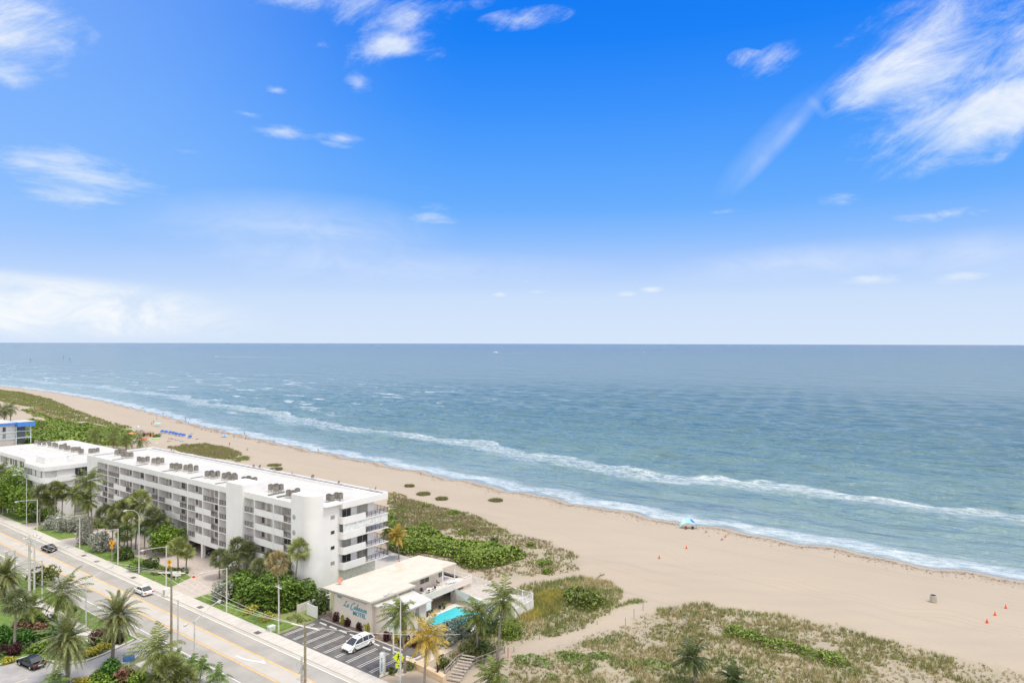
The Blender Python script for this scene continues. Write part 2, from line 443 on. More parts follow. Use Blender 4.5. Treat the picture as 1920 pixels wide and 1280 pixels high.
# clouds
def nz(scale, st, detail=6, rough=.6, off=(0, 0, 0), dist=0):
    mp = N(t, 'ShaderNodeCombineXYZ'); t.links.new(az, mp.inputs[0]); t.links.new(el, mp.inputs[1])
    m2 = N(t, 'ShaderNodeMapping'); m2.inputs['Scale'].default_value = st; m2.inputs['Location'].default_value = off; t.links.new(mp.outputs[0], m2.inputs[0])
    n = N(t, 'ShaderNodeTexNoise'); n.inputs['Scale'].default_value = scale; n.inputs['Detail'].default_value = detail; n.inputs['Roughness'].default_value = rough
    n.inputs['Distortion'].default_value = dist; t.links.new(m2.outputs[0], n.inputs[0]); return n.outputs['Fac']
def ae(px, py):
    X = (px-960)/FPX; Y = -(py-643.6)/FPX; return math.atan(X), math.atan(Y/math.sqrt(1+X*X))
def blob(px, py, wx, wy, rot=0.0, amp=1.0, soft=1.0):
    a0, e0 = ae(px, py); k = math.cos(a0)
    wa = wx/FPX*k*k; we = wy/FPX*k; c, s = math.cos(rot), math.sin(rot)
    da = mth(t, 'SUBTRACT', az, a0); de = mth(t, 'SUBTRACT', el, e0)
    p = mth(t, 'ADD', mth(t, 'MULTIPLY', da, c/wa), mth(t, 'MULTIPLY', de, s/wa))
    q = mth(t, 'ADD', mth(t, 'MULTIPLY', da, -s/we), mth(t, 'MULTIPLY', de, c/we))
    r2 = mth(t, 'ADD', mth(t, 'MULTIPLY', p, p), mth(t, 'MULTIPLY', q, q))
    return mth(t, 'MULTIPLY', mth(t, 'SUBTRACT', 1.0, mth(t, 'SQRT', r2), clamp=True), amp)
def addall(L):
    a = L[0]
    for b in L[1:]: a = mth(t, 'ADD', a, b)
    return a
n1 = nz(9, (1, 2.0, 1), 10, .66, (3.1, 1.7, 0), .9)
n4 = None
n2 = nz(22, (1, 2.6, 1), 10, .7, (8.1, 4.2, 0), 1.2)
nn = mth(t, 'ADD', mth(t, 'MULTIPLY', n1, .65), mth(t, 'MULTIPLY', n2, .35))
big = addall([blob(1900, 120, 420, 160, .45, .92), blob(1720, 70, 260, 110, .5, .75), blob(1840, 215, 240, 52, .12, .75), blob(1640, 150, 130, 50, .2, .5),
              blob(-30, 60, 260, 95, .1, 1.1), blob(10, 145, 90, 30, 0, .7), blob(640, 5, 210, 50, .05, .8), blob(745, 65, 140, 45, .5, .75), blob(760, 95, 90, 22, 0, .6), blob(600, 85, 35, 20, 0, .6), blob(870, 5, 70, 18, .1, .5), blob(980, 35, 110, 22, .1, .6),
              blob(1455, 112, 85, 34, .3, .42), blob(1392, 108, 38, 20, 0, .42)])
wisp = addall([blob(150, 335, 200, 65, -.12, .75), blob(110, 375, 140, 25, 0, .5), blob(520, 248, 95, 18, 0, .7), blob(460, 213, 55, 12, -.1, .7), blob(515, 170, 35, 12, 0, .7), blob(640, 262, 60, 18, 0, .7), blob(350, 285, 90, 18, .1, .45),
               blob(800, 408, 75, 32, 0, .6), blob(1635, 524, 100, 15, 0, .9), blob(1800, 516, 85, 18, .15, .9), blob(1222, 543, 32, 10, 0, .95), blob(1175, 550, 30, 8, 0, .8), blob(1010, 547, 32, 8, 0, .8), blob(935, 552, 22, 7, 0, .7), blob(985, 528, 18, 6, 0, .7),
               blob(1585, 365, 100, 26, .05, .55), blob(1360, 395, 50, 16, 0, .4), blob(1760, 400, 110, 18, 0, .45), blob(670, 160, 35, 30, .6, .55)])
veil = addall([blob(1475, 250, 170, 16, .80, .26), blob(1440, 268, 150, 34, .75, .22), blob(1532, 200, 34, 10, -.9, .25), blob(560, 430, 330, 75, 0, .45), blob(1500, 490, 300, 40, .05, .45), blob(1850, 470, 220, 50, 0, .4), blob(700, 500, 500, 40, 0, .3)])
bank = addall([blob(40, 580, 640, 78, -.05, 1.3), blob(60, 540, 420, 36, -.03, .6)])
def rotnz(ang, sx, sy, sc, off):
    c_, s_ = math.cos(ang), math.sin(ang); cx = N(t, 'ShaderNodeCombineXYZ')
    t.links.new(mth(t, 'ADD', mth(t, 'MULTIPLY', az, c_*sx), mth(t, 'MULTIPLY', el, s_*sx)), cx.inputs[0]); t.links.new(mth(t, 'ADD', mth(t, 'MULTIPLY', az, -s_*sy), mth(t, 'MULTIPLY', el, c_*sy)), cx.inputs[1]); cx.inputs[2].default_value = off
    n = N(t, 'ShaderNodeTexNoise'); n.inputs['Scale'].default_value = sc; n.inputs['Detail'].default_value = 12; n.inputs['Roughness'].default_value = .68; n.inputs['Distortion'].default_value = .5; t.links.new(cx.outputs[0], n.inputs[0]); return n.outputs['Fac']
ns = rotnz(.45, 1, 2.6, 7, 2.2); nh = rotnz(-.08, 1, 4.5, 9, 5.7)
nB = mth(t, 'MULTIPLY', mth(t, 'SUBTRACT', mth(t, 'ADD', mth(t, 'MULTIPLY', ns, .7), mth(t, 'MULTIPLY', nn, .3)), .5), 3.6)
nN = mth(t, 'MULTIPLY', mth(t, 'SUBTRACT', mth(t, 'ADD', mth(t, 'MULTIPLY', nh, .6), mth(t, 'MULTIPLY', nn, .4)), .5), 3.4)
c_big = mth(t, 'MULTIPLY', sstep(t, mth(t, 'ADD', mth(t, 'MULTIPLY', big, .95), mth(t, 'MULTIPLY', nB, mth(t, 'MULTIPLY', sstep(t, big, 0, .12), .85))), .12, 1.2), .86)
c_wsp = mth(t, 'MULTIPLY', sstep(t, mth(t, 'ADD', mth(t, 'MULTIPLY', wisp, 1.15), mth(t, 'MULTIPLY', nN, mth(t, 'MULTIPLY', sstep(t, wisp, 0, .1), .9))), .16, 1.15), .75)
c_veil = mth(t, 'MULTIPLY', mth(t, 'MULTIPLY', veil, mth(t, 'ADD', .35, n1)), .85)
c_bank = mth(t, 'MULTIPLY', sstep(t, bank, .0, 1.0), mth(t, 'ADD', .45, mth(t, 'MULTIPLY', n1, .8)), clamp=True)
# broken overcast overhead and behind the viewpoint, added unseen as bright fill light
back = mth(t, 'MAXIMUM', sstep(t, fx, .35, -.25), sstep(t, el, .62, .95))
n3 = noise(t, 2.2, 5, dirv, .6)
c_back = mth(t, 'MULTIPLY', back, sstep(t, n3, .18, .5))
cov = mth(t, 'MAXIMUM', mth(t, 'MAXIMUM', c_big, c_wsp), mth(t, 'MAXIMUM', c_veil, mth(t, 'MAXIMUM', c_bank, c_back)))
above = sstep(t, el, -.001, .012)
cov = mth(t, 'MULTIPLY', cov, above, clamp=True)
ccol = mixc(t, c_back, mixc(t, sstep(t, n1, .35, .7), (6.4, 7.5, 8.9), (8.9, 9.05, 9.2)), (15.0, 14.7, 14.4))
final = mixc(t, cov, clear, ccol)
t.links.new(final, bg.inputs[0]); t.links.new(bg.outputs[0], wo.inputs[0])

# ---------------------------------------------------------------- ground
def axis(segs):
    out = [segs[0][0]]
    for a, b, s in segs:
        n = max(1, int(round((b-a)/s))); out += list(np.linspace(a, b, n+1)[1:])
    return np.array(out)
def grid(X, Y):
    gx, gy = np.meshgrid(X, Y); nx = len(X); ny = len(Y)
    i = np.arange(nx-1)[None, :]+np.arange(ny-1)[:, None]*nx
    F = np.stack([i, i+1, i+1+nx, i+nx], -1).reshape(-1, 4)
    return gx.ravel(), gy.ravel(), F
# dune vegetation zones (traced in the photograph, set on the ground)
Z_NORTH = poly([(728, 940), (765, 935), (792, 937), (826, 950), (868, 962), (910, 972), (950, 986), (985, 1002), (1050, 1022), (1080, 1035), (1100, 1056), (1080, 1075), (1040, 1080), (980, 1086), (920, 1090), (870, 1070), (800, 1050), (730, 1040)])
Z_MID = poly([(975, 1100), (1040, 1085), (1100, 1080), (1150, 1092), (1172, 1112), (1160, 1132), (1200, 1122), (1214, 1128), (1150, 1150), (1120, 1168), (1060, 1190), (1010, 1200), (960, 1215), (900, 1250), (840, 1235), (870, 1205), (950, 1150)])
Z_SOUTH = poly([(930, 1262), (960, 1235), (1010, 1222), (1060, 1205), (1110, 1188), (1160, 1178), (1180, 1165), (1215, 1146), (1240, 1136), (1270, 1129), (1310, 1126), (1350, 1133), (1395, 1142), (1450, 1144), (1500, 1155), (1530, 1162), (1575, 1170), (1625, 1184), (1670, 1196), (1720, 1208), (1775, 1222), (1800, 1232), (1860, 1243), (1920, 1262), (1990, 1285), (2100, 1340), (1500, 1500), (1100, 1420), (880, 1330)])
Z_FAR = poly([(0, 731), (40, 735), (95, 748), (140, 768), (190, 786), (245, 800), (252, 804), (225, 806), (180, 794), (140, 790), (100, 778), (70, 764), (35, 760), (0, 752), (-90, 738), (-90, 720)])
Z_FAR2 = poly([(35, 768), (60, 770), (100, 785), (150, 795), (200, 802), (240, 808), (262, 812), (240, 838), (190, 835), (40, 832), (40, 790), (70, 790), (100, 792)])
Z_OVAL = poly([(313, 839), (345, 834), (390, 833), (425, 839), (452, 849), (455, 853), (420, 860), (380, 856), (340, 848)])
Z_OV2 = poly([(415, 861), (452, 856), (454, 854), (475, 856), (470, 864), (445, 868)])
Z_CORN = poly([(726, 925), (740, 922), (765, 930), (770, 934), (745, 940), (728, 946)])
X = axis([(-4000, -600, 400), (-600, 20, 30), (20, 84, 6), (84, 200, 1.1), (200, 300, 4), (300, 460, 20)])
Y = axis([(-1500, -150, 150), (-150, -30, 8), (-30, 260, 1.3), (260, 520, 3), (520, 1000, 8), (1000, 2000, 60), (2000, 9000, 500)])
gx, gy, F = grid(X, Y)
gz = zg(gx, gy)
me = npmesh('ground', np.stack([gx, gy, gz], 1), F, [], smooth=True)
def put(me, name, arr):
    a = me.attributes.new(name, 'FLOAT', 'POINT'); a.data.foreach_set('value', np.ascontiguousarray(arr, np.float32))
def soft(P, s=1.5):
    e = edge_dist(gx, gy, P); return np.where(inpoly(gx, gy, P), np.clip(.5+e/s/2, 0, 1), np.clip(.5-e/s/2, 0, 1))
put(me, 'shore_distance', gx-shore(gy))
veg = np.zeros(len(gx))
for P in (Z_NORTH, Z_MID, Z_SOUTH, Z_FAR, Z_FAR2, Z_OVAL, Z_OV2, Z_CORN): veg = np.maximum(veg, soft(P, 2.5))
put(me, 'litter', veg)
put(me, 'inland', np.where((gy > 96) & (gy < 262), np.clip((100-gx)/2, 0, 1), np.clip((60-gx)/2, 0, 1)))
m, t, out = nt('ground_sand')
b = N(t, 'ShaderNodeBsdfPrincipled'); b.inputs['Specular IOR Level'].default_value = .2
at1 = N(t, 'ShaderNodeAttribute', attribute_name='shore_distance').outputs['Fac']
at2 = N(t, 'ShaderNodeAttribute', attribute_name='litter').outputs['Fac']
at3 = N(t, 'ShaderNodeAttribute', attribute_name='inland').outputs['Fac']
na = noise(t, .06, 4, stretch=(1, .35, 1)); nb = noise(t, .8, 5); nc = noise(t, 4.0, 4)
sand = mixc(t, na, (.385, .32, .248), (.435, .37, .293))
sand = mixc(t, mth(t, 'MULTIPLY', sstep(t, nc, .45, .75), .3), sand, (.36, .30, .24))
tr1 = sstep(t, noise(t, .35, 4, stretch=(1, .06, 1)), .55, .72)
sand = mixc(t, mth(t, 'MULTIPLY', tr1, .4), sand, (.34, .285, .23))
lit = mth(t, 'MULTIPLY', sstep(t, mth(t, 'ADD', at2, mth(t, 'SUBTRACT', mth(t, 'MULTIPLY', nb, 1.6), .8)), .25, .75), mth(t, 'MULTIPLY', at2, .6))
litc = mixc(t, sstep(t, nc, .35, .65), (.26, .23, .155), (.37, .33, .24))
c = mixc(t, lit, sand, litc)
# wrack lines of dry seaweed and damp sand along the water
edge = mth(t, 'ADD', at1, mth(t, 'MULTIPLY', mth(t, 'SUBTRACT', noise(t, .12, 3), .5), 4.0))
e2 = mth(t, 'ADD', at1, mth(t, 'MULTIPLY', mth(t, 'SUBTRACT', noise(t, .02, 2), .5), 16.0)); trk = None
for q_ in (-24.0, -25.9, -38.0, -39.9, -41.2, -52.0, -53.9):
    k_ = mth(t, 'MULTIPLY', sstep(t, e2, q_-.28, q_-.05), mth(t, 'SUBTRACT', 1.0, sstep(t, e2, q_+.05, q_+.28))); trk = k_ if trk is None else mth(t, 'MAXIMUM', trk, k_)
c = mixc(t, mth(t, 'MULTIPLY', mth(t, 'MULTIPLY', trk, sstep(t, na, .42, .6)), mth(t, 'MULTIPLY', mth(t, 'SUBTRACT', 1.0, at2, clamp=True), .2)), c, (.26, .22, .18))
wb = mth(t, 'MULTIPLY', sstep(t, edge, -7.5, -4.2), mth(t, 'SUBTRACT', 1.0, sstep(t, edge, -4.0, -2.2)))
wr = mth(t, 'MULTIPLY', wb, sstep(t, noise(t, 1.3, 5, rough=.75), .40, .58))
c = mixc(t, mth(t, 'MULTIPLY', wr, .75), c, (.20, .135, .08))
wb2 = mth(t, 'MULTIPLY', sstep(t, edge, -20, -15), mth(t, 'SUBTRACT', 1.0, sstep(t, edge, -9, -6)))
c = mixc(t, mth(t, 'MULTIPLY', mth(t, 'MULTIPLY', wb2, sstep(t, noise(t, .9, 5, rough=.8), .58, .70)), .6), c, (.28, .20, .13))
wet = sstep(t, edge, -2.6, -1.0)
c = mixc(t, mth(t, 'MULTIPLY', wet, .85), c, (.27, .25, .235))
soil = mixc(t, nb, (.16, .22, .06), (.26, .27, .12))
c = mixc(t, at3, c, soil)
t.links.new(c, b.inputs['Base Color'])
rr = N(t, 'ShaderNodeMapRange'); t.links.new(wet, rr.inputs[0]); rr.inputs[3].default_value = .95; rr.inputs[4].default_value = .22; t.links.new(rr.outputs[0], b.inputs['Roughness'])
bn = N(t, 'ShaderNodeBump'); bn.inputs['Strength'].default_value = .5; bn.inputs['Distance'].default_value = .12
t.links.new(mth(t, 'ADD', nb, mth(t, 'MULTIPLY', nc, .6)), bn.inputs['Height']); t.links.new(bn.outputs[0], b.inputs['Normal'])
t.links.new(b.outputs[0], out.inputs[0])
me.materials.append(m); struct(link('ground', me))

# ---------------------------------------------------------------- sea
X = axis([(150, 300, 1.0), (300, 420, 1.8), (420, 1000, 3.5), (1000, 1300, 12)]); X = np.concatenate([X, 1300*1.09**np.arange(1, 52)])
Yp = axis([(-60, 320, 1.4), (320, 700, 3.5), (700, 1100, 9)]); Yq = 1100*1.1**np.arange(1, 48); Yn = -60-np.concatenate([np.arange(1, 40)*6., 240*1.1**np.arange(1, 62)])
Y = np.concatenate([Yn[::-1], Yp, Yq])
gx, gy, F = grid(X, Y)
d = gx-shore(gy)
keep = (d > -9)[F].any(1); F = F[keep]
ss_ = lambda v: v*v*(3-2*v)
fade = ss_(np.clip(1-(gx-260)/720, 0, 1))*ss_(np.clip(1-(np.abs(gy-130)-180)/600, 0, 1))
r2 = np.random.default_rng(5); z = np.zeros(len(gx))
for i in range(20):
    L = 5*1.17**i*.9; th = r2.normal(0, .42)+.12; k = 2*PI/L; amp = (.026 if L < 15 else (.009 if L < 26 else .004))*L**.95
    if L < 9: amp = amp*np.clip(1-(gx-380)/200, 0, 1)
    ph = k*(gx*math.cos(th)+gy*math.sin(th))+r2.uniform(0, 6.28)+1.2*np.sin(gy/37+i)
    z += amp*(np.sin(ph)+.25*np.sin(2*ph+1.2))*.8
z *= fade*np.clip(d/40, .15, 1)
# breaking swell line
brk = 63+5*np.sin(gy/31)+3*np.sin(gy/11+1)
bs = fbm(gy*1.0, gy*0+3, 26, 4)
z += .75*np.exp(-((d-brk-4)/2.6)**2)*np.clip((bs-.45)*5, 0, 1)
z += .25*np.exp(-((d-brk-26-4*np.sin(gy/23))/3.5)**2)*np.clip((fbm(gy, gy*0, 30, 8)-.4)*4, 0, 1)
z = SEA + z + .02
z = np.where(d < 4, SEA+.02 + (z-SEA-.02)*np.clip(d/4, 0, 1) + np.clip(-d, 0, 9)*.03, z)
me = npmesh('sea', np.stack([gx, gy, z], 1), F, [], smooth=True)
put(me, 'shore_distance', d)
put(me, 'breaker', (d-brk))
m, t, out = nt('sea_water')
D = N(t, 'ShaderNodeAttribute', attribute_name='shore_distance').outputs['Fac']
BK = N(t, 'ShaderNodeAttribute', attribute_name='breaker').outputs['Fac']
pos = N(t, 'ShaderNodeNewGeometry').outputs['Position']
big1 = noise(t, .004, 4, stretch=(1, .5, 1)); mid1 = noise(t, .03, 4, stretch=(1.6, .45, 1))
rp = N(t, 'ShaderNodeValToRGB'); e = rp.color_ramp.elements
dd = mth(t, 'ADD', D, mth(t, 'MULTIPLY', mth(t, 'SUBTRACT', big1, .5), mth(t, 'MULTIPLY', D, .5)))
lg = mth(t, 'DIVIDE', mth(t, 'LOGARITHM', mth(t, 'MAXIMUM', mth(t, 'ADD', dd, 10), 1.0), 10.0), 4.5)
t.links.new(lg, rp.inputs[0])
WR = [(0.22, (.30, .40, .42)), (.38, (.21, .325, .345)), (.47, (.155, .27, .295)), (.56, (.11, .21, .245)), (.66, (.09, .18, .215)), (.73, (.075, .16, .19)), (.78, (.055, .14, .185)), (.84, (.052, .118, .172)), (.95, (.055, .112, .168))]
while len(e) < len(WR): e.new(.5)
for q, (p_, c_) in zip(e, WR): q.position = p_; q.color = (*c_, 1)
wc = mixc(t, mth(t, 'MULTIPLY', sstep(t, mid1, .35, .7), .35), rp.outputs[0], mixc(t, .5, rp.outputs[0], (.03, .10, .13)))
# foam
f1 = noise(t, .9, 6, rough=.72, stretch=(1, .35, 1)); f2 = noise(t, .10, 4, stretch=(1.0, .4, 1)); f3 = noise(t, 3.2, 4, rough=.7, stretch=(1, .5, 1)); f4 = noise(t, .028, 3, stretch=(1.8, .5, 1))
def band(x, a, b, c, d_):
    return mth(t, 'MULTIPLY', sstep(t, x, a, b), mth(t, 'SUBTRACT', 1.0, sstep(t, x, c, d_)))
DW = mth(t, 'ADD', D, mth(t, 'MULTIPLY', mth(t, 'SUBTRACT', f2, .5), 14))
BW = mth(t, 'ADD', BK, mth(t, 'MULTIPLY', mth(t, 'SUBTRACT', f2, .5), 12))
swash = mth(t, 'MULTIPLY', band(DW, -1.0, 2.0, 6.0, 12.0), .8)
lip = band(BW, -2, 0, 1.8, 3.5)
tail = band(BW, -19, -7, 1, 4)
lipm = mth(t, 'MULTIPLY', lip, sstep(t, f4, .50, .60))
foam = mth(t, 'MAXIMUM', mth(t, 'MULTIPLY', swash, sstep(t, mth(t, 'ADD', mth(t, 'MULTIPLY', f1, .7), mth(t, 'MULTIPLY', f3, .35)), .34, .66)),
           mth(t, 'MAXIMUM', mth(t, 'MULTIPLY', mth(t, 'MULTIPLY', lipm, .85), sstep(t, f1, .32, .6)), mth(t, 'MULTIPLY', mth(t, 'MULTIPLY', tail, .62), sstep(t, mth(t, 'ADD', mth(t, 'MULTIPLY', f1, .8), mth(t, 'MULTIPLY', f3, .3)), .40, .68))))
# scattered whitecaps towards the north, where the surf is wider
sy = N(t, 'ShaderNodeSeparateXYZ'); t.links.new(pos, sy.inputs[0])
north = sstep(t, sy.outputs[1], 230, 520)
capz = band(D, 20, 60, 260, 420)
cap = mth(t, 'MULTIPLY', mth(t, 'MULTIPLY', north, capz), sstep(t, noise(t, .035, 6, rough=.7, stretch=(1.9, .5, 1)), .57, .66))
foam = mth(t, 'MAXIMUM', foam, mth(t, 'MULTIPLY', cap, .8))
spr = mth(t, 'MULTIPLY', band(D, 30, 120, 2500, 4500), sstep(t, noise(t, .11, 5, rough=.62, stretch=(1.8, .5, 1)), .75, .80))
foam = mth(t, 'MAXIMUM', foam, mth(t, 'MULTIPLY', spr, .45))
wc = mixc(t, .14, wc, (0, 0, 0))
c = mixc(t, foam, wc, (.66, .71, .75))
b = N(t, 'ShaderNodeBsdfPrincipled'); t.links.new(c, b.inputs['Base Color']); b.inputs['IOR'].default_value = 1.33; b.inputs['Specular IOR Level'].default_value = .65
rr = N(t, 'ShaderNodeMapRange'); t.links.new(foam, rr.inputs[0]); rr.inputs[3].default_value = .14; rr.inputs[4].default_value = .8; t.links.new(rr.outputs[0], b.inputs['Roughness'])
hh = mth(t, 'ADD', mth(t, 'MULTIPLY', noise(t, .22, 5, rough=.65, stretch=(1.7, .55, 1)), 2.4), mth(t, 'MULTIPLY', noise(t, .9, 4, rough=.6, stretch=(1.5, .7, 1)), .5))
hh = mth(t, 'ADD', hh, mth(t, 'MULTIPLY', noise(t, .05, 4, rough=.6, stretch=(1.8, .5, 1)), 11.0))
hh = mth(t, 'ADD', hh, mth(t, 'MULTIPLY', noise(t, .014, 4, rough=.6, stretch=(2.0, .5, 1)), 26.0))
bn = N(t, 'ShaderNodeBump'); bn.inputs['Strength'].default_value = 1.0; bn.inputs['Distance'].default_value = .7
t.links.new(hh, bn.inputs['Height']); t.links.new(bn.outputs[0], b.inputs['Normal'])
t.links.new(b.outputs[0], out.inputs[0])
me.materials.append(m); struct(link('sea', me))

# ---------------------------------------------------------------- road and paving
m_road = M('road_surface', (.36, .34, .31), .85, .10, .25, .25, 18, lane=(.28, .27, .25, .4), stain=(.33, .315, .30, .35), sscale=.12)
m_turn = M('turn_lane_surface', (.48, .45, .405), .85, .06, .3, .2, 18, lane=(.42, .39, .35, .35))
m_walk = M('concrete_walk', (.54, .51, .465), .85, .08, .5, .2, 12, stain=(.42, .38, .34, .4), sscale=.5)
m_lot = M('fresh_asphalt', (.125, .12, .12), .8, .2, .8, .3, 25, stain=(.17, .16, .16, .7), sscale=.5)
m_oldlot = M('worn_asphalt', (.36, .345, .34), .85, .12, .5, .3, 20, stain=(.24, .23, .23, .6), sscale=.25)
m_pav = M('driveway_pavers', (.47, .41, .37), .85, .10, 1.2, .3, 8, stain=(.38, .32, .29, .5))
m_lawn = M('lawn_grass', (.13, .205, .04), .9, .3, 1.5, .8, 30, stain=(.24, .23, .09, .6), sscale=.4)
m_wht = M('road_paint_white', (.76, .74, .70), .7, .08, 2, stain=(.5, .48, .45, .5), sscale=.8); m_yel = M('road_paint_yellow', (.66, .42, .19), .7, .12, 1.2, stain=(.52, .47, .38, .8), sscale=.9)
m_white = M('white_stucco', (.74, .732, .735), .8, .03, .4, .1, 30, stain=(.60, .59, .57, .35), sscale=.25)
Y0, Y1 = -200, 900
def S(name, P, z, mat): o = MB().sheet(P, z).build(name, mat); return struct(o)
def rect(x0, x1, y0, y1): return [(x0, y0), (x1, y0), (x1, y1), (x0, y1)]
S('road', rect(50.9, 62.6, Y0, Y1), .012, m_road)
S('turn_lane', rect(56.2, 58.9, Y0, Y1), .016, m_turn)
S('bike_lane', rect(61.95, 62.6, Y0, Y1), .0165, m_turn)
b = MB().box(62.6, 65.0, Y0, Y1, -.2, .13); struct(b.build('sidewalk', m_walk))
b = MB()
for k in range(-40, 480, 1):
    y = k*1.8
    if 40 < y < 330: b.box(62.75, 64.98, y, y+.03, .125, .1335)
struct(b.build('sidewalk_joint', M('joint_dark', (.32, .29, .27), .9)))
struct(MB().box(50.7, 50.9, Y0, Y1, -.2, .13).build('kerb', m_walk))
# lane paint
b = MB()
b.box(61.85, 61.97, Y0, Y1, .01, .021); b.box(52.75, 52.87, Y0, Y1, .01, .021)
struct(b.build('lane_line', m_wht))
b = MB()
for x in (58.95, 55.95): b.box(x-.16, x+.16, Y0, Y1, .01, .0215)
y = 60
while y < 500:
    y += 3
struct(b.build('centre_line', m_yel))
# left-turn arrow on the centre lane
b = MB(); A = []
pts = [(57.2, 93.0), (57.45, 91.0), (57.9, 89.4)]
for k in range(9):
    u = k/8; A.append((57.0+1.1*u**2.2, 94.6-4.6*u))
for k in range(8):
    (xa, ya), (xb, yb) = A[k], A[k+1]
    b.add([(xa-.13, ya, .0235), (xa+.13, ya, .0235), (xb+.13, yb, .0235), (xb-.13, yb, .0235)], [(0, 1, 2, 3)])
b.add([(57.75, 90.35, .024), (58.62, 90.0, .024), (58.15, 88.9, .024)], [(0, 1, 2)])
struct(b.build('turn_arrow', m_wht))
# land east of the walk
b = MB()
for P in (rect(65.0, 68.6, 97.2, 121.6), [(65, 130.5), (70.7, 133), (70.5, 150), (68.6, 166), (67.4, 174.9), (65, 173.8)], [(65, 182.6), (69, 181.6), (70, 202), (65, 198)], rect(65, 70, 206, 420)):
    b.prism(P, -.1, .16)
struct(b.build('lawn', m_lawn))
b = MB().prism([(65, 121.6), (68.6, 121.6), (68.6, 106), (90, 106), (90, 205), (65, 205)], -.12, .10); struct(b.build('driveway', m_pav))
b = MB()
for y in (98.6, 116, 157.5, 164, 141): b.box(63.0, 63.9, y, y+1.2, .1, .137)
struct(b.build('drain_cover', M('drain_dark', (.12, .11, .10), .8)))
# west side
S('west_lawn', rect(-260, 50.7, 112.5, 520), .03, m_lawn)
S('west_sidewalk', rect(45.7, 48.0, 111.5, 420), .05, m_walk)
P = [(20, 96), (30, 112), (34.7, 117.9), (37.8, 117.8), (39.2, 113.5), (40.4, 110.9), (42.8, 109.6), (45.3, 109.9), (48.5, 111.0), (50.9, 111.8), (50.9, 104.2), (48.0, 105.2), (45.1, 104.9), (42.0, 104.6), (38.8, 104.2), (34, 100), (28, 92)]
S('hotel_driveway', P, .058, m_oldlot)
S('hotel_garden', rect(-100, 50.7, -200, 112.5), .04, M('garden_soil', (.20, .20, .11), .95, .3, .8, stain=(.13, .2, .05, .8)))
S('west_sidewalk_south', rect(46.6, 50.7, 40, 103.5), .062, m_walk)
# kerb round the garden
b = MB(); K = [(20, 97.8), (30, 113), (34.7, 118.4), (37.9, 118.3), (39.6, 113.8), (40.7, 111.3), (43, 110.0), (45.3, 110.3), (48.4, 111.4), (50.3, 112.1)]
for (xa, ya), (xb, yb) in zip(K, K[1:]):
    L = math.hypot(xb-xa, yb-ya); nx, ny = (yb-ya)/L*.1, -(xb-xa)/L*.1
    b.prism([(xa-nx, ya-ny), (xb-nx, yb-ny), (xb+nx, yb+ny), (xa+nx, ya+ny)], 0, .2)
struct(b.build('garden_kerb', M('pale_kerb', (.62, .6, .57), .8)))
b = MB()
for k in range(3): b.box(30.2, 35.6, 110.4-2.9*k, 110.55-2.9*k, .05, .064)
b2 = [(a, c_) for a, c_ in ()]
struct(b.build('bay_line', M('faded_yellow_paint', (.62, .56, .36), .8)))
# motel car park
S('car_park', [(65.0, 95.9), (65.0, 73.2), (74.3, 73.2), (74.0, 95.9)], .145, m_lot)
struct(MB().box(65, 74.2, 73.0, 96.0, -.1, .141).build('car_park_base', m_lot))
b = MB()
for k in range(9):
    y = 95.0-2.52*k
    for o in (-.21, .21): b.box(65.35, 71.1, y+o-.045, y+o+.045, .14, .1515)
    for s_ in (): pass
struct(b.build('parking_line', m_wht))
struct(MB().box(72.9, 73.1, 76.4, 95.8, .1, .25).build('garden_kerb', m_walk))
struct(MB().prism(rect(73.1, 76, 76.4, 97.5), .0, .20).build('flower_bed', M('bed_soil', (.2, .16, .13), .95, .3)))
b = MB().box(65.2, 74.5, 72.55, 72.75, .1, .34); struct(b.build('car_park_kerb', M('pale_kerb', (.62, .6, .57))))
b = MB().box(67, 78, 70.6, 72.2, .0, .10); struct(b.build('sandy_verge', M('verge_sand', (.55, .46, .36), .95, .15, 2)))
# ================================================================ BUILDINGS
m_roof = M('white_roof_coating', (.55, .54, .51), .75, .05, .5, .1, 10, stain=(.50, .47, .42, .7), sscale=.3)
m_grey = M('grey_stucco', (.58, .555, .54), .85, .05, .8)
m_glass = M('dark_glass', (.025, .028, .032), .12, .3, .4, spec=.7)
m_frame = M('window_frame', (.45, .43, .41), .5)
m_rail = M('bronze_railing', (.11, .092, .082), .5)
m_lrail = M('white_railing', (.78, .78, .77), .5)
m_dark = M('dark_felt', (.16, .16, .165), .8)
m_beige = M('beige_stucco', (.66, .60, .54), .85, .04, .5, .1, 20, stain=(.55, .50, .45, .35), sscale=.4)
m_teal = M('teal_paint', (.10, .34, .43), .6)
m_door = M('grey_door', (.36, .33, .31), .6)
def window_mesh(wd, ht, split=1):
    f = MB(); t_ = .06
    f.box(0, .06, -wd/2, wd/2, 0, t_); f.box(0, .06, -wd/2, wd/2, ht-t_, ht)
    for y in [-wd/2]+[-wd/2+wd*(k+1)/(split+1)-t_/2 for k in range(split)]+[wd/2-t_]: f.box(-.002, .058, y, y+t_, t_, ht-t_)
    g = MB().box(.02, .04, -wd/2+.03, wd/2-.03, .03, ht-.03)
    return f.mesh('window', m_frame), [g.mesh('pane', m_) for m_ in (m_glass, m_glass, M('curtained_glass', (.16, .15, .14), .2, .4, 2, spec=.7), M('blind_glass', (.30, .29, .27), .3, .2, 3, spec=.6))]
WM = {}
def window(parent, x, y, z, wd, ht, rz=0, split=1, name='window'):
    """facing -X by default; rz=90deg faces -Y"""
    k = (wd, ht, split)
    if k not in WM: WM[k] = window_mesh(wd, ht, split)
    o = link(name, WM[k][0], parent, (x, y, z), rz); link('pane', random.choice(WM[k][1]), o); return o
RM = {}
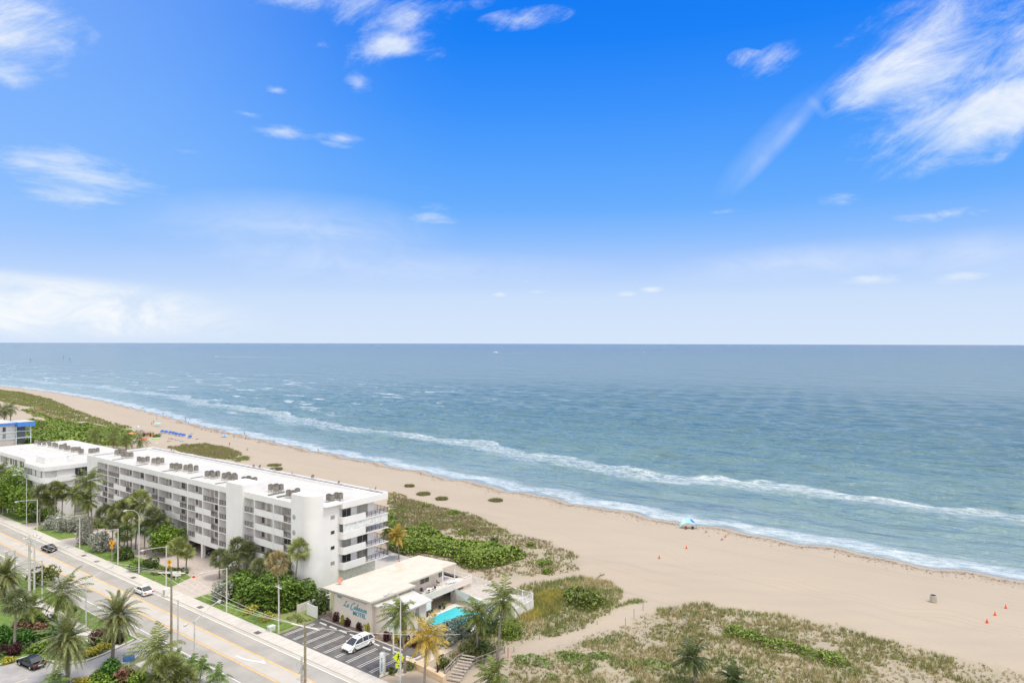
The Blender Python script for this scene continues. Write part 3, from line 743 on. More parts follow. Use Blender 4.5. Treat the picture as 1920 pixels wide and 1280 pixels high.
def railing(parent, x, y, z, L, rz=0, h=1.05, mat=None, gap=.15, bar=.028, name='railing'):
    mat = mat or m_rail; k = (round(L, 2), h, mat.name, gap)
    if k not in RM:
        b = MB(); b.box(-.03, .03, 0, L, h-.05, h); b.box(-.02, .02, 0, L, .08, .12)
        n = max(2, int(L/gap))
        for i in range(n+1):
            yy = i*(L-bar)/n; r_ = bar*(.8 if i % 7 else 2.4)/2; b.box(-r_, r_, yy, yy+2*r_, .12, h-.05)
        RM[k] = b.mesh(name, mat)
    return link(name, RM[k], parent, (x, y, z), rz)

# ---- main apartment block --------------------------------------------------
A = thing('apartment_building', 'long white five storey apartment block with open galleries and two stair towers', 'building', (86, 150, 0))
def part(name, mb, mat, parent=A, smooth=False):
    o = mb.build(name, mat, None, smooth); o.parent = parent; o.matrix_parent_inverse = parent.matrix_world.inverted() if parent is not None else Matrix()
    return o
# children given in world coordinates: shift mesh data instead of using inverse matrices
def part(name, mb, mat, parent=A, smooth=False):
    ox, oy, oz = parent.location if parent.parent is None else (0, 0, 0)
    mb.v = [(x-ox, y-oy, z-oz) for x, y, z in mb.v]
    return mb.build(name, mat, parent, smooth)
def loc(x, y, z, p=A): return (x-p.location.x, y-p.location.y, z-p.location.z)
FL = [12.45, 9.6, 6.8, 3.95]; TOPZ = 15.2
b = MB()
b.box(80.2, 93.4, 105.9, 200.9, 3.2, 15.95)               # body above garage
b.box(86, 93.4, 106.0, 200.7, 0, 3.2)
b.box(78.6, 86, 105.95, 112, 0, 3.2); b.box(78.6, 86, 170, 200.6, 0, 3.2)
b.box(78.2, 78.45, 110.8, 200.9, TOPZ, 16.4)              # fascia
b.box(78.2, 80.2, 194.7, 200.9, 3.2, TOPZ)                # solid north end
b.box(78.2, 80.2, 110.8, 200.9, 3.0, 3.9)                 # transfer band
# corner south-west: rounded
P = [(77.7, 110.8), (77.7, 107.2)]+[(79.9-2.2*math.cos(a), 107.2-2.2*math.sin(a)) for a in [math.radians(q) for q in range(10, 91, 10)]]+[(80.5, 105.0), (80.5, 110.8)]
b.prism(P, 0, 18.2)
b.box(80.5, 84.2, 105.0, 105.9, 0, 16.4)
b.prism([(77.75, 126.9), (82.2, 126.9), (82.2, 132.9), (77.75, 132.9)], 0, 17.7)
b.box(93.2, 93.4, 112, 200.9, 15.95, 16.5)
part('wall', b, m_white)
# roof sheets and parapets
b = MB(); b.sheet(rect(78.45, 93.2, 112, 200.9), 16.0); b.sheet(rect(80.5, 95.0, 104.2, 112), 16.0)
b.sheet(rect(82.2, 95.0, 112, 200.9), 16.004)
part('roof', b, m_roof)
b = MB(); b.box(93.4, 95.2, 105.0, 200.9, 15.2, 16.15); b.box(94.9, 95.2, 103.8, 200.9, 16.15, 16.5); b.box(78.45, 94.9, 200.6, 200.9, 16.0, 16.5)
b.box(84.0, 95.2, 103.8, 105.0, 15.2, 16.15); b.box(84.0, 94.9, 103.8, 104.05, 16.15, 16.4)
part('cornice', b, m_white)
b = MB(); b.box(94.55, 94.9, 104.1, 200.5, 16.152, 16.19); b.box(79.2, 94.5, 200.2, 200.55, 16.01, 16.06); b.box(78.9, 79.25, 112, 126.5, 16.01, 16.07)
for y in (189, 176, 163, 150, 140): b.box(79.5, 82.3, y, y+.35, 16.01, 16.12)
b.box(79.1, 79.4, 133.2, 192, 16.01, 16.07); b.box(80, 83.6, 121.2, 121.7, 16.01, 16.2); b.box(80, 83.2, 118.3, 118.8, 16.01, 16.2); b.box(78.9, 84, 113.0, 113.3, 16.01, 16.1)
part('roof_flashing', b, m_dark)
b = MB()
for z in FL[:3]: b.box(78.2, 80.2, 110.8, 194.7, z-.16, z)
part('gallery_slab', b, m_white)
DV = [194.7, 188.4, 181.9, 175.2, 168.8, 162.2, 155.8, 149.1, 142.7, 136.4]
for y in DV+[123.45, 117.1]: part('gallery_pier', MB().box(78.13, 79.49, y-.13, y+.13, 3.9, TOPZ+.01), m_white)
for y in (167, 161.5, 156.3, 149.9, 143.3, 136.8, 123.5, 117.1, 112.5): part('garage_column', MB().box(78.3, 78.9, y-.35, y+.35, 0, 3.0), m_white)
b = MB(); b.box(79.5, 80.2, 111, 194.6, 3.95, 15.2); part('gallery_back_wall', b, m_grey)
# parapets / railings per bay: W white, R railing, pattern per row
BAY = [(188.53, 194.57, ['R', 'WR', 'WR', 'WR']), (182.03, 188.27, ['R', 'RW', 'RW', 'RW']), (175.33, 181.77, ['W', 'WR', 'WR', 'WR']), (168.93, 175.07, ['W', 'RW', 'RW', 'RW']),
       (162.33, 168.67, ['W', 'WR', 'WR', 'WR']), (155.93, 162.07, ['W', 'RW', 'RW', 'RW']), (149.23, 155.67, ['W', 'WR', 'WR', 'WR']), (142.83, 148.97, ['W', 'RW', 'RW', 'RW']),
       (136.53, 142.57, ['R', 'WR', 'WR', 'WR']), (132.95, 136.27, ['R', 'R', 'R', 'R']), (123.6, 126.85, ['R', 'R', 'R', 'R']), (117.25, 123.3, ['W', 'W', 'W', 'W']), (110.85, 116.95, ['WR', 'WR', 'WR', 'WR'])]
for (ya, yb, rows) in BAY:
    mid = (ya+yb)/2
    for z, r_ in zip(FL, rows):
        segs = [(ya, yb, r_)] if len(r_) == 1 else [(mid, yb, r_[0]), (ya, mid, r_[1])]
        for a, c_, k in segs:
            if k == 'W': part('gallery_parapet', MB().box(78.18, 78.34, a, c_, z-.12, z+1.12), m_white)
            else: railing(A, *loc(78.27, a, z), c_-a)
DOOR = []
for i, (ya, yb, rows) in enumerate(BAY):
    L = yb-ya
    for j, z in enumerate(FL):
        if L > 4:
            wins = [(.36, 1.5), (.80, 1.0)] if i % 3 == 0 else ([(.24, .9), (.74, 1.6)] if i % 3 == 1 else [(.58, 2.1)])
            if i == 11: wins = [(.82, .9), (.15, 1.0)]
            if i == 12: wins = [(.42, 2.3)]
            for u, wd in wins: window(A, *loc(79.42, yb-u*L, z+.95), wd, 1.4)
            yd = yb-((.57 if i % 3 == 0 else .46) if len(wins) == 2 else .22)*L
            part('door', MB().box(79.45, 79.499, yd-.48, yd+.48, z+.01, z+2.1), m_door)
        elif j > 1: window(A, *loc(79.42, ya+1.0, z+1.0), .8, 1.2)
# south end
for z in (4.9, 7.75, 10.6, 13.4): window(A, *loc(82.6, 104.96, z, A), .9, .7, PI/2, 0)
window(A, *loc(85.6, 103.9+1.95, 2.5), .9, .7, PI/2, 0)
for z in (14.0, 11.15):
    b = MB(); b.lathe([(.48, -.03), (.48, .03)], n=20); o = b.build('porthole', m_frame, A); o.location = loc(77.68, 109.9, z); o.rotation_euler = (0, PI/2, 0)
    b = MB(); b.lathe([(.36, -.05), (.36, .05)], n=20); p = b.build('pane', M('porthole_glass', (.32, .38, .40), .15), o)
b = MB()
for z in FL: b.box(84.2, 95.3, 103.75, 105.9, z-.18, z)
b.box(93.4, 95.3, 105.9, 112, 3.77, 3.95); b.box(93.4, 95.3, 105.9, 112, 12.27, 12.45); b.box(93.4, 95.3, 105.9, 112, 6.62, 6.8); b.box(93.4, 95.3, 105.9, 112, 9.42, 9.6)
part('balcony_slab', b, m_white)
for z in FL:
    b = MB(); P = [(84.0, 105.0), (84.0, 104.3), (84.15, 103.9), (84.5, 103.7), (89.4, 103.7), (89.4, 103.85), (84.55, 103.85), (84.25, 104.05), (84.15, 104.35), (84.15, 105.0)]
    b.prism(P, z-.2, z+1.15); part('balcony_parapet', b, m_white)
    railing(A, *loc(95.2, 103.82, z), 5.75, PI/2); railing(A, *loc(95.25, 103.82, z), 8.0)
b = MB(); b.box(84.2, 95.2, 103.9, 104.0, 10.76, 12.26)
for k in range(28): b.box(84.3+k*.39, 84.45+k*.39, 103.86, 103.9, 10.76, 12.26)
part('storm_shutter', b, M('pale_shutter', (.70, .72, .72), .6))
for z, k in ((12.45, 1), (6.8, 1), (3.95, 1)):
    window(A, *loc(86.5, 105.8, z+.05), 2.1, 2.05, PI/2); window(A, *loc(90.4, 105.8, z+.02), 2.6, 2.25, PI/2)
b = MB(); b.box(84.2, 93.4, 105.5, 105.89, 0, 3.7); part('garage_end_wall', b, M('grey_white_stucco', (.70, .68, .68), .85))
# terrace at the ocean end
T = thing('terrace', 'raised paved terrace beside the ocean end of the long white block', 'terrace', (96, 106, 0))
part('paving', MB().box(93.5, 105, 97.5, 118, -.3, .45), m_walk, T)
railing(T, 9.0, -8.4, .45, 20, 0, 1.3, gap=.3); railing(T, 9, -8.4, .45, 11, PI/2, 1.3, gap=.3)
o = tag(MB().lathe([(.35, 0), (.35, .12), (.18, .2), (.14, 1.5), (.2, 1.55), (.2, 1.7), (.02, 1.75)], n=10).build('outdoor_shower', M('orange_paint', (.55, .16, .07)), loc=(98.3, 103.8, .45)), 'orange shower post on the terrace at the end of the white block', 'shower post')

# ---- roof machines ----------------------------------------------------------
b = MB(); b.box(-.38, .38, -.38, .38, .35, 1.45)
body = b.mesh('air_conditioner', M('ac_grey', (.16, .145, .125), .7))
b = MB()
for s in (-1, 1):
    for k in range(7):
        y = -.36+k*.12; y *= .9; b.box(s*.38-.02, s*.38+.02, y-.025, y+.025, .4, 1.4); b.box(y-.025, y+.025, s*.38-.02, s*.38+.02, .4, 1.4)
grille = b.mesh('grille', M('ac_fins', (.34, .31, .27), .6))
b = MB().lathe([(.33, 1.45), (.33, 1.53), (.28, 1.54), (.05, 1.50)], n=12); fan = b.mesh('fan_guard', M('ac_top', (.10, .095, .09), .6))
b = MB()
for sx in (-.36, .36):
    for sy in (-.36, .36): b.box(sx-.04, sx+.04, sy-.04, sy+.04, 0, .35)
stand = b.mesh('stand', M('ac_stand', (.55, .53, .5), .7))
def ac(x, y, z, label, group):
    o = link('air_conditioner', body, None, (x, y, z), random.uniform(-.1, .1)); tag(o, label, 'air conditioner', group)
    link('grille', grille, o); link('fan_guard', fan, o); link('stand', stand, o)
def roofpt(ox, oy, s, pts, z): return [px2w(ox+p[0]/s, oy+p[1]/s, z) for p in pts]
CL = [roofpt(200, 780, 6, [(115, 435), (150, 430), (175, 432), (205, 428), (190, 460), (235, 465), (280, 462)], 16.2),
      roofpt(200, 780, 6, [(367, 515), (410, 522), (463, 512)], 16.2), roofpt(200, 780, 6, [(532, 533), (580, 522), (580, 545), (628, 530)], 16.2),
      roofpt(200, 780, 6, [(738, 592), (788, 590), (785, 612), (830, 600)], 16.2), roofpt(200, 780, 6, [(892, 612), (945, 602), (950, 630), (1010, 618)], 16.2),
      roofpt(200, 780, 6, [(1133, 683), (1185, 676), (1200, 693), (1253, 683)], 16.2), roofpt(200, 780, 6, [(1325, 707), (1375, 695), (1390, 718), (1440, 707)], 16.2),
      roofpt(440, 860, 5.332, [(10, 215), (97, 240), (143, 232), (160, 248), (205, 245)], 16.2), roofpt(440, 860, 5.332, [(365, 318), (420, 312), (415, 330), (467, 318)], 16.2),
      roofpt(440, 860, 5.332, [(543, 378), (590, 382), (632, 360)], 16.2), roofpt(440, 860, 5.332, [(945, 420), (975, 428), (1022, 405), (1060, 408)], 16.2)]
for i, c_ in enumerate(CL):
    c_.sort(key=lambda p: -p[1])
    for j, p in enumerate(c_):
        ac(p[0], p[1], 16.02, '%s unit from the north in the %s cluster on the long white roof' % (ORD[j], ORD[i]), 'air conditioners on the long white roof')
# dishes along the ocean parapet
def dish(x, y, z, label, s=1.0, col=None, rz=0, group='satellite dishes on the ocean side parapet'):
    t_ = thing('satellite_dish', label, 'satellite dish', (x, y, z), rz, group)
    b = MB(); b.tube([(0, 0, 0), (0, 0, .8*s)], .05, 6); b.build('mast', m_frame, t_)
    b = MB()
    for k, (r0, z0) in enumerate(((.02, 0), (.25, .03), (.42, .09), (.5, .15))): pass
    b.lathe([(.02, 0), (.25, .03), (.42, .09), (.52, .16), (.50, .18), (.38, .11), (.02, .03)], n=14)
    o = b.build('reflector', col or M('dish_brown', (.20, .14, .12), .6), t_, True, loc=(0, 0, .95*s)); o.rotation_euler = (math.radians(60), 0, PI); o.scale = (s, s, s)
    b = MB().tube([(0, -.1*s, .9*s), (0, -.62*s, 1.15*s)], .025, 4); b.build('feed_arm', m_frame, t_); return t_
DP = roofpt(440, 860, 5.332, [(148, 92), (240, 100), (368, 128), (545, 165), (778, 200), (1018, 255), (1320, 318), (1425, 318)], 16.4)+roofpt(200, 780, 6, [(715, 400), (768, 400)], 16.4)
DP.sort(key=lambda p: p[1])
for i, p in enumerate(DP):
    dish(94.6, p[1], 16.19, '%s satellite dish from the near corner along the long white roof edge' % ORD[i], 0.62 if i % 3 else .8, M('dish_pale', (.5, .46, .42)) if i in (1, 5, 8) else None, .8+(i % 4)*.4)
x, y = px2w(636, 1098, 5.5)
dish(x+.3, y, 5.45, 'reddish satellite dish on the near edge of the motel roof', .95, M('dish_red', (.50, .24, .17)), 2.3, None)

# ---- second block -----------------------------------------------------------
B = thing('apartment_building', 'smaller white apartment block with ribbon windows and roof hut behind the long block', 'building', (84, 232, 0))
b = MB()
b.box(73.2, 95.8, 206.6, 258, 0, 12.6); b.box(70.6, 81, 207.6, 217.8, 0, 12.5)
b.prism([(72.3, 219.2), (72.3, 258.4), (96, 258.4), (96, 206), (71.5, 206), (70.2, 206.5), (69.7, 207.8), (69.7, 218.2), (70.4, 219.2)], 12.5, 13.5)
for z in (8.9, 5.2):
    b.box(72.3, 73.2, 219.2, 258, z, z+1.2)
    b.prism([(69.7, 218.2), (69.7, 207.8), (70.2, 206.5), (71.5, 206), (77.5, 206), (77.5, 206.2), (71.6, 206.25), (70.4, 206.7), (69.95, 207.9), (69.95, 218.2)], z+.6, z+1.8)
    b.prism([(69.7, 218.2), (69.7, 207.8), (70.2, 206.5), (71.5, 206), (77.5, 206), (77.5, 207.5), (70.7, 207.5), (70.7, 218.2)], z+.45, z+.59)
b.box(72.5, 73.2, 219.2, 222.0, 0, 12.5); b.box(69.7, 73.2, 218.2, 219.2, 0, 14.6)
for k in range(7): b.box(72.45, 73.2, 226+k*5, 226.6+k*5, 0, 8.9)
b.box(72.4, 77.6, 212.5, 218.6, 13.5, 15.2)
part('wall', b, m_white, B)
part('roof', MB().sheet([(72.3, 219.2), (72.3, 258.4), (96, 258.4), (96, 206), (71.5, 206), (70.2, 206.5), (69.7, 207.8), (69.7, 218.2)], 13.51), m_roof, B)
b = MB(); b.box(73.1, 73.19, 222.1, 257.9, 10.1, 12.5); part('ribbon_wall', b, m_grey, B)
for k in range(9): window(B, *loc(73.0, 224.3+k*3.9, 10.4, B), 1.3, 2.0)
for k in range(9):
    if k % 2: window(B, *loc(73.0, 226.2+k*3.9, 10.4, B), .7, 2.0, split=0)
for k in range(7): window(B, *loc(73.1, 223.9+k*5, 5.6, B), 3.0, 3.2)
for z in (10.6, 6.9, 3.2): window(B, *loc(75.5, 206.55+.98, z, B), 3.3, 1.9, PI/2); 
for z in (10.0, 6.6, 3.2, .5): window(B, *loc(79.0, 206.5, z, B), 3.2, 2.6, PI/2, 3)
for y in (209.5, 213.5, 216.5): window(B, *loc(70.5, y, 9.9, B), .5, 2.4, split=0)
railing(B, *loc(81.5, 206.2, 10.2, B), 4, PI/2)
CL2 = [roofpt(0, 760, 11.294, [(940, 855), (1035, 830), (1060, 880), (1150, 885), (1200, 905)], 13.5), roofpt(0, 760, 11.294, [(1290, 935), (1330, 930), (1385, 905), (1400, 960), (1460, 960)], 13.5),
       roofpt(0, 760, 11.294, [(1545, 990), (1600, 985), (1680, 985), (1700, 1030), (1740, 1030)], 13.5), roofpt(0, 760, 11.294, [(770, 820), (840, 850)], 13.5), roofpt(0, 700, 4.795, [(815, 722), (845, 720), (880, 715)], 13.5)]
for i, c_ in enumerate(CL2):
    for j, p in enumerate(c_):
        ac(min(p[0], 95), max(p[1], 207), 13.52, '%s grey unit of the %s group on the left white block roof' % (ORD[j], ORD[i]), 'air conditioners on the left white block')
for j, p in enumerate(roofpt(0, 760, 11.294, [(480, 950), (600, 905), (625, 985), (740, 1010), (840, 935), (1040, 975), (1090, 1000), (1370, 1060), (1390, 1110), (1470, 1105), (1590, 1080)], 13.5)):
    o = MB().box(-.45, .45, -.45, .45, 0, .15).box(-.3, .3, -.3, .3, .15, .6).lathe([(.3, .6), (.42, .62), (.42, .75), (.02, .85)], n=10).build('roof_vent', m_white, loc=(min(p[0], 95), max(207, p[1]), 13.52))
    tag(o, '%s small white roof vent from the left on the left white block' % ORD[j], 'roof vent', 'white roof vents')

# ---- blue and white hotel far left -------------------------------------------
C = thing('hotel_building', 'white seaside hotel with bright blue roof band and green doors at the left edge', 'building', (107, 376, 0))
m_blue = M('bright_blue_paint', (.06, .22, .62), .5)
part('wall', MB().box(92, 113.5, 368, 392, 0, 8.9), m_white, C)
b = MB(); b.box(88, 113.6, 366.3, 394, 9.0, 10.1); b.box(113.6, 120.3, 364.6, 374.5, 8.2, 10.2); part('roof_band', b, m_blue, C)
b = MB(); b.sheet(rect(88, 113.6, 366.4, 394), 10.12); b.sheet(rect(113.7, 120.2, 364.7, 374.4), 10.23); part('roof', b, m_roof, C)
b = MB()
for z in (2.9, 5.9): b.box(88, 119.5, 366.3, 368, z, z+.2)
for x in (113.3, 119.0): b.box(x, x+.3, 366.4, 366.7, 0, 8.2)
b.box(113.6, 119.5, 368, 374, 2.9, 3.1); b.box(113.6, 119.5, 368, 374, 5.9, 6.1)
part('balcony_slab', b, M('aqua_white', (.60, .72, .74)), C)
part('stairwell', MB().box(113.6, 118.2, 370, 374, 0, 8.2), M('slate_wall', (.22, .22, .24)), C)
for z in (3.1, 6.1):
    railing(C, *loc(113.3, 366.4, z, C), 20, PI/2, 1.0, gap=.35)
    for k in range(5): window(C, *loc(95+k*3.6, 367.9, z+.1, C), 1.2, 2.0, PI/2)
    for k in range(3):
        o = part('door', MB().box(96.8+k*4.6, 97.8+k*4.6, 367.86, 367.98, z+.0, z+2.1), M('lime_paint', (.48, .52, .10)), C)

# ---- motel -------------------------------------------------------------------
D_ = thing('motel_building', 'low beige two storey motel with flat cream roof and blue lettering, beside the car park', 'building', (82, 86, 0))
m_cream = M('cream_roof', (.55, .52, .445), .8, .05, .5, .1, 8, stain=(.52, .38, .26, .6), sscale=.28)
MR = [(72.5, 94.8), (94.8, 94.8), (95.7, 86.0), (91.6, 86.0), (91.6, 85.3), (82.7, 85.3), (82.7, 83.4), (73.0, 83.6)]
b = MB()
b.prism([(74.0, 94.0), (93.6, 94.0), (93.6, 87.2), (85.5, 87.2), (82.0, 87.2), (82.0, 84.3), (74.0, 84.3)], 0, 5.45)
b.prism([(74.6, 84.3), (82.0, 84.3), (82.0, 82.9), (80.6, 82.9), (80.6, 78.9), (76.4, 78.9), (74.6, 83.0)], 0, 4.65)
b.box(85.5, 96.6, 83.2, 87.2, 2.62, 2.8); b.box(80.6, 85.5, 82.9, 87.2, 2.62, 2.8)
b.box(95.8, 96.6, 86.2, 94.0, 0, 2.8); b.box(93.6, 96.6, 87.2, 94.0, 2.62, 2.8)
b.box(82.0, 96.6, 83.0, 83.18, 2.5, 3.55)
b.box(96.42, 96.6, 83.18, 94, 2.8, 3.2); b.box(94.6, 97, 83.3, 84.5, 0, 2.6)
part('wall', b, m_beige, D_)
part('roof', MB().prism(MR, 5.45, 5.72), m_cream, D_)
part('lower_roof', MB().prism([(74.0, 84.4), (82.6, 84.4), (81.3, 78.2), (76.0, 78.2), (74.0, 83.2)], 4.66, 4.85), m_roof, D_)
b = MB(); b.box(72.35, 72.5, 83.7, 94.9, 5.5, 5.74); part('gutter', b, M('dark_gutter', (.25, .24, .23)), D_)
part('pipe', MB().tube([(73.9, 93.7, 0), (73.9, 93.7, 5.4)], .06, 6).tube([(73.9, 84.2, 2.0), (73.9, 84.2, 5.4)], .08, 6), m_grey, D_)
railing(D_, *loc(96.5, 83.1, 3.5, D_), 13.5, PI/2, .5, m_lrail, .35)
railing(D_, *loc(96.5, 83.2, 2.8, D_), 10.8, 0, 1.1, m_lrail, .3)
for x, y in ((91.4, 85.5), (95.4, 86.2)): part('post', MB().box(x-.07, x+.07, y-.07, y+.07, 2.8, 5.45), m_lrail, D_)
for x, wd in ((84.0, 1.3), (88.6, 2.2), (92.6, .9)): window(D_, *loc(x, 87.12, 3.7, D_), wd, 1.4, PI/2)
for x in (83.4, 85.2, 87.0, 89.6, 91.6): window(D_, *loc(x, 87.12, .9, D_), 1.0, 1.2, PI/2)
window(D_, *loc(78.6, 78.82, 2.9, D_), .7, 1.3, PI/2); window(D_, *loc(79.2, 78.82, .2, D_), .9, 1.9, PI/2, 0)
window(D_, *loc(81.2, 84.22, 3.3, D_), 1.2, 1.3, PI/2)
b = MB(); b.box(80.62, 83.2, 80.4, 82.9, 2.6, 2.8); b.box(80.62, 83.2, 80.3, 80.42, 2.3, 3.5); b.box(83.08, 83.2, 80.42, 82.9, 2.3, 3.2); part('balcony', b, m_lrail, D_)
railing(D_, *loc(83.14, 80.4, 2.8, D_), 2.5, 0, 1.0, m_lrail, .2)
m_teal2 = m_teal
def letters(body, size, y, z, shear, off=0.0, sx=1.0):
    me = text_mesh(body, size, shear, .03, off); me.materials.append(m_teal2)
    o = link('lettering', me, D_, loc(73.95, y, z, D_)); o.rotation_euler = (PI/2, 0, -PI/2); o.scale.x = sx; return o
letters('5044', .55, 92.2, 4.35, 0)
letters('MOTEL', .98, 87.3, 2.55, .12, .01, 1.0)
# painted script name: each letter drawn as brush strokes
def stroke(pts, w=.085, k=10):
    """Catmull-Rom brush stroke as a flat raised ribbon in the wall plane (u to the right, v up)"""
    P = [pts[0]]+list(pts)+[pts[-1]]; out = []
    for i in range(1, len(P)-2):
        for j in range(k):
            t_ = j/k; a, b_, c_, d_ = [np.array(P[i+q], float) for q in (-1, 0, 1, 2)]
            out.append(.5*((2*b_)+(-a+c_)*t_+(2*a-5*b_+4*c_-d_)*t_**2+(-a+3*b_-3*c_+d_)*t_**3))
    out.append(np.array(pts[-1], float)); return out, w
def script_ribbon(strokes, u0, v0, s, sh=.30):
    b = MB()
    for pts, w_ in strokes:
        o, _ = stroke(pts)
        for i in range(len(o)-1):
            p, q = o[i], o[i+1]; d_ = q-p; L = np.hypot(*d_)+1e-6; n_ = np.array([-d_[1], d_[0]])/L
            ww = w_*(.6+.8*abs(d_[1])/L)*.5
            ex = d_/L*ww*.5
            c4 = [p-n_*ww-ex, q-n_*ww+ex, q+n_*ww+ex, p+n_*ww-ex]
            V = []
            for dep in (0, .03+.0004*i):
                for c_ in c4:
                    u, v = c_[0]+sh*c_[1], c_[1]; V.append((73.97-dep, u0-u*s, v0+v*s))
            b.add(V, [(0, 1, 2, 3), (4, 7, 6, 5), (0, 4, 5, 1), (1, 5, 6, 2), (2, 6, 7, 3), (3, 7, 4, 0)])
    return b
def off(st, dx): return [([(p[0]+dx, p[1]) for p in s_], w_) for s_, w_ in st]
lw = .105
gL = [([(.55, .95), (.62, 1.1), (.42, 1.05), (.32, .6), (.2, .12), (-.05, .02), (-.02, .16), (.3, .1), (.7, -.02), (.85, .1)], lw)]
ge = [([(0, .3), (.22, .34), (.34, .5), (.2, .6), (.03, .35), (.1, .06), (.3, .02), (.5, .18)], lw)]
gC = [([(.75, .95), (.82, 1.12), (.55, 1.15), (.1, .6), (.08, -.1), (.4, -.28), (.8, .1)], lw*1.2)]
ga = [([(.38, .5), (.2, .58), (.02, .25), (.12, .02), (.3, .15), (.4, .55), (.38, .1), (.5, .02), (.62, .12)], lw)]
gb = [([(-.02, .1), (.2, .7), (.28, 1.15), (.18, 1.1), (.08, .5), (.1, .05), (.3, .05), (.42, .35), (.25, .5), (.12, .35)], lw)]
gn = [([(0, .02), (.05, .55)], lw), ([(.05, .3), (.2, .55), (.3, .5), (.3, .1), (.4, .02), (.55, .12)], lw)]
go = [([(.25, .56), (.05, .4), (.05, .12), (.22, .02), (.4, .2), (.36, .5), (.25, .56), (.5, .5)], lw)]
part('lettering', script_ribbon(off(gL, 0)+off(ge, .95), 91.1, 3.15, .84), m_teal2, D_)
st = off(gC, 2.0)+off(ga, 2.95)+off(gb, 3.6)+off(ga, 4.15)+off(gn, 4.85)+off(go, 5.5)+off(gn, 6.1)
b = script_ribbon(st, 91.1, 3.15, .84)
part('lettering', b, m_teal2, D_)

# pool and its deck, sun terrace
o = struct(MB().box(80.6, 97.5, 72.0, 83.0, -.2, .12).build('pool_deck', M('pool_deck', (.66, .6, .54), .8)))
P_ = thing('swimming_pool', 'turquoise swimming pool beside the motel', 'swimming pool', (86.5, 78, .1))
mw, tw_, ow = nt('pool_water')
bb = N(tw_, 'ShaderNodeBsdfPrincipled'); bb.inputs['Base Color'].default_value = (.05, .52, .60, 1); bb.inputs['Roughness'].default_value = .05
tw_.links.new(mixc(tw_, noise(tw_, 1.2, 4), (.035, .45, .55), (.10, .60, .64)), bb.inputs['Base Color']); tw_.links.new(bb.outputs[0], ow.inputs[0])
b2_ = N(tw_, 'ShaderNodeBump'); b2_.inputs['Strength'].default_value = .25; b2_.inputs['Distance'].default_value = .1; tw_.links.new(noise(tw_, 3, 3), b2_.inputs['Height']); tw_.links.new(b2_.outputs[0], bb.inputs['Normal'])
part('water', MB().box(82.4, 91, 73.8, 81.7, .0, .14), mw, P_)
b = MB(); b.box(82.1, 91.3, 81.7, 82.0, .0, .2); b.box(82.1, 91.3, 73.5, 73.8, 0, .2); b.box(82.1, 82.4, 73.8, 81.7, 0, .2); b.box(91, 91.3, 73.8, 81.7, 0, .2)
part('coping', b, M('pool_coping', (.72, .70, .66)), P_)
T2 = thing('sun_terrace', 'raised white sun deck with slatted railing on the sea side of the pool', 'terrace', (95, 77, 0))
b = MB(); b.box(92.6, 98.0, 70.2, 84.6, 0, 1.9)
part('deck', b, M('deck_white', (.66, .64, .61)), T2)
part('deck_floor', MB().box(92.8, 97.8, 70.4, 84.4, 1.88, 1.93), M('deck_floor_tan', (.46, .42, .37), .85, .1, 1.5), T2)
b = MB().add([(92.6, 82.9, 1.9), (92.6, 76.5, 1.9), (92.6, 76.5, .12), (92.6, 82.9, .12), (91.9, 82.9, 2.8), (91.9, 76.5, 1.9), (91.9, 76.5, .12), (91.9, 82.9, 2.0)], [(0, 1, 5, 4), (1, 2, 6, 5), (2, 3, 7, 6), (3, 0, 4, 7), (4, 5, 6, 7), (0, 3, 2, 1)])
part('ramp', b, M('deck_white', (.74, .72, .69)), T2)
railing(T2, *loc(97.9, 70.3, 1.9, T2), 14.2, 0, 1.15, m_lrail, .3, .07); railing(T2, *loc(97.9, 70.3, 1.9, T2), 5.2, PI/2, 1.15, m_lrail, .3, .07)
# white gate and wall beside the motel
o = tag(MB().box(72.8, 72.9, 96.6, 99.2, .1, 2.0).box(72.8, 76.6, 99.2, 99.35, .1, 2.0).box(72.78, 72.92, 96.5, 96.62, .1, 2.1).box(76.5, 76.62, 97.9, 99.2, .1, 2.0).build('privacy_fence', m_white), 'white solid fence beside the corner of the motel', 'fence')
o = tag(MB().box(72.4, 79.5, 101.4, 101.6, 0, 1.3).build('garden_wall', M('pale_wall', (.6, .57, .54))), 'low pale garden wall behind the hedge by the motel', 'wall')
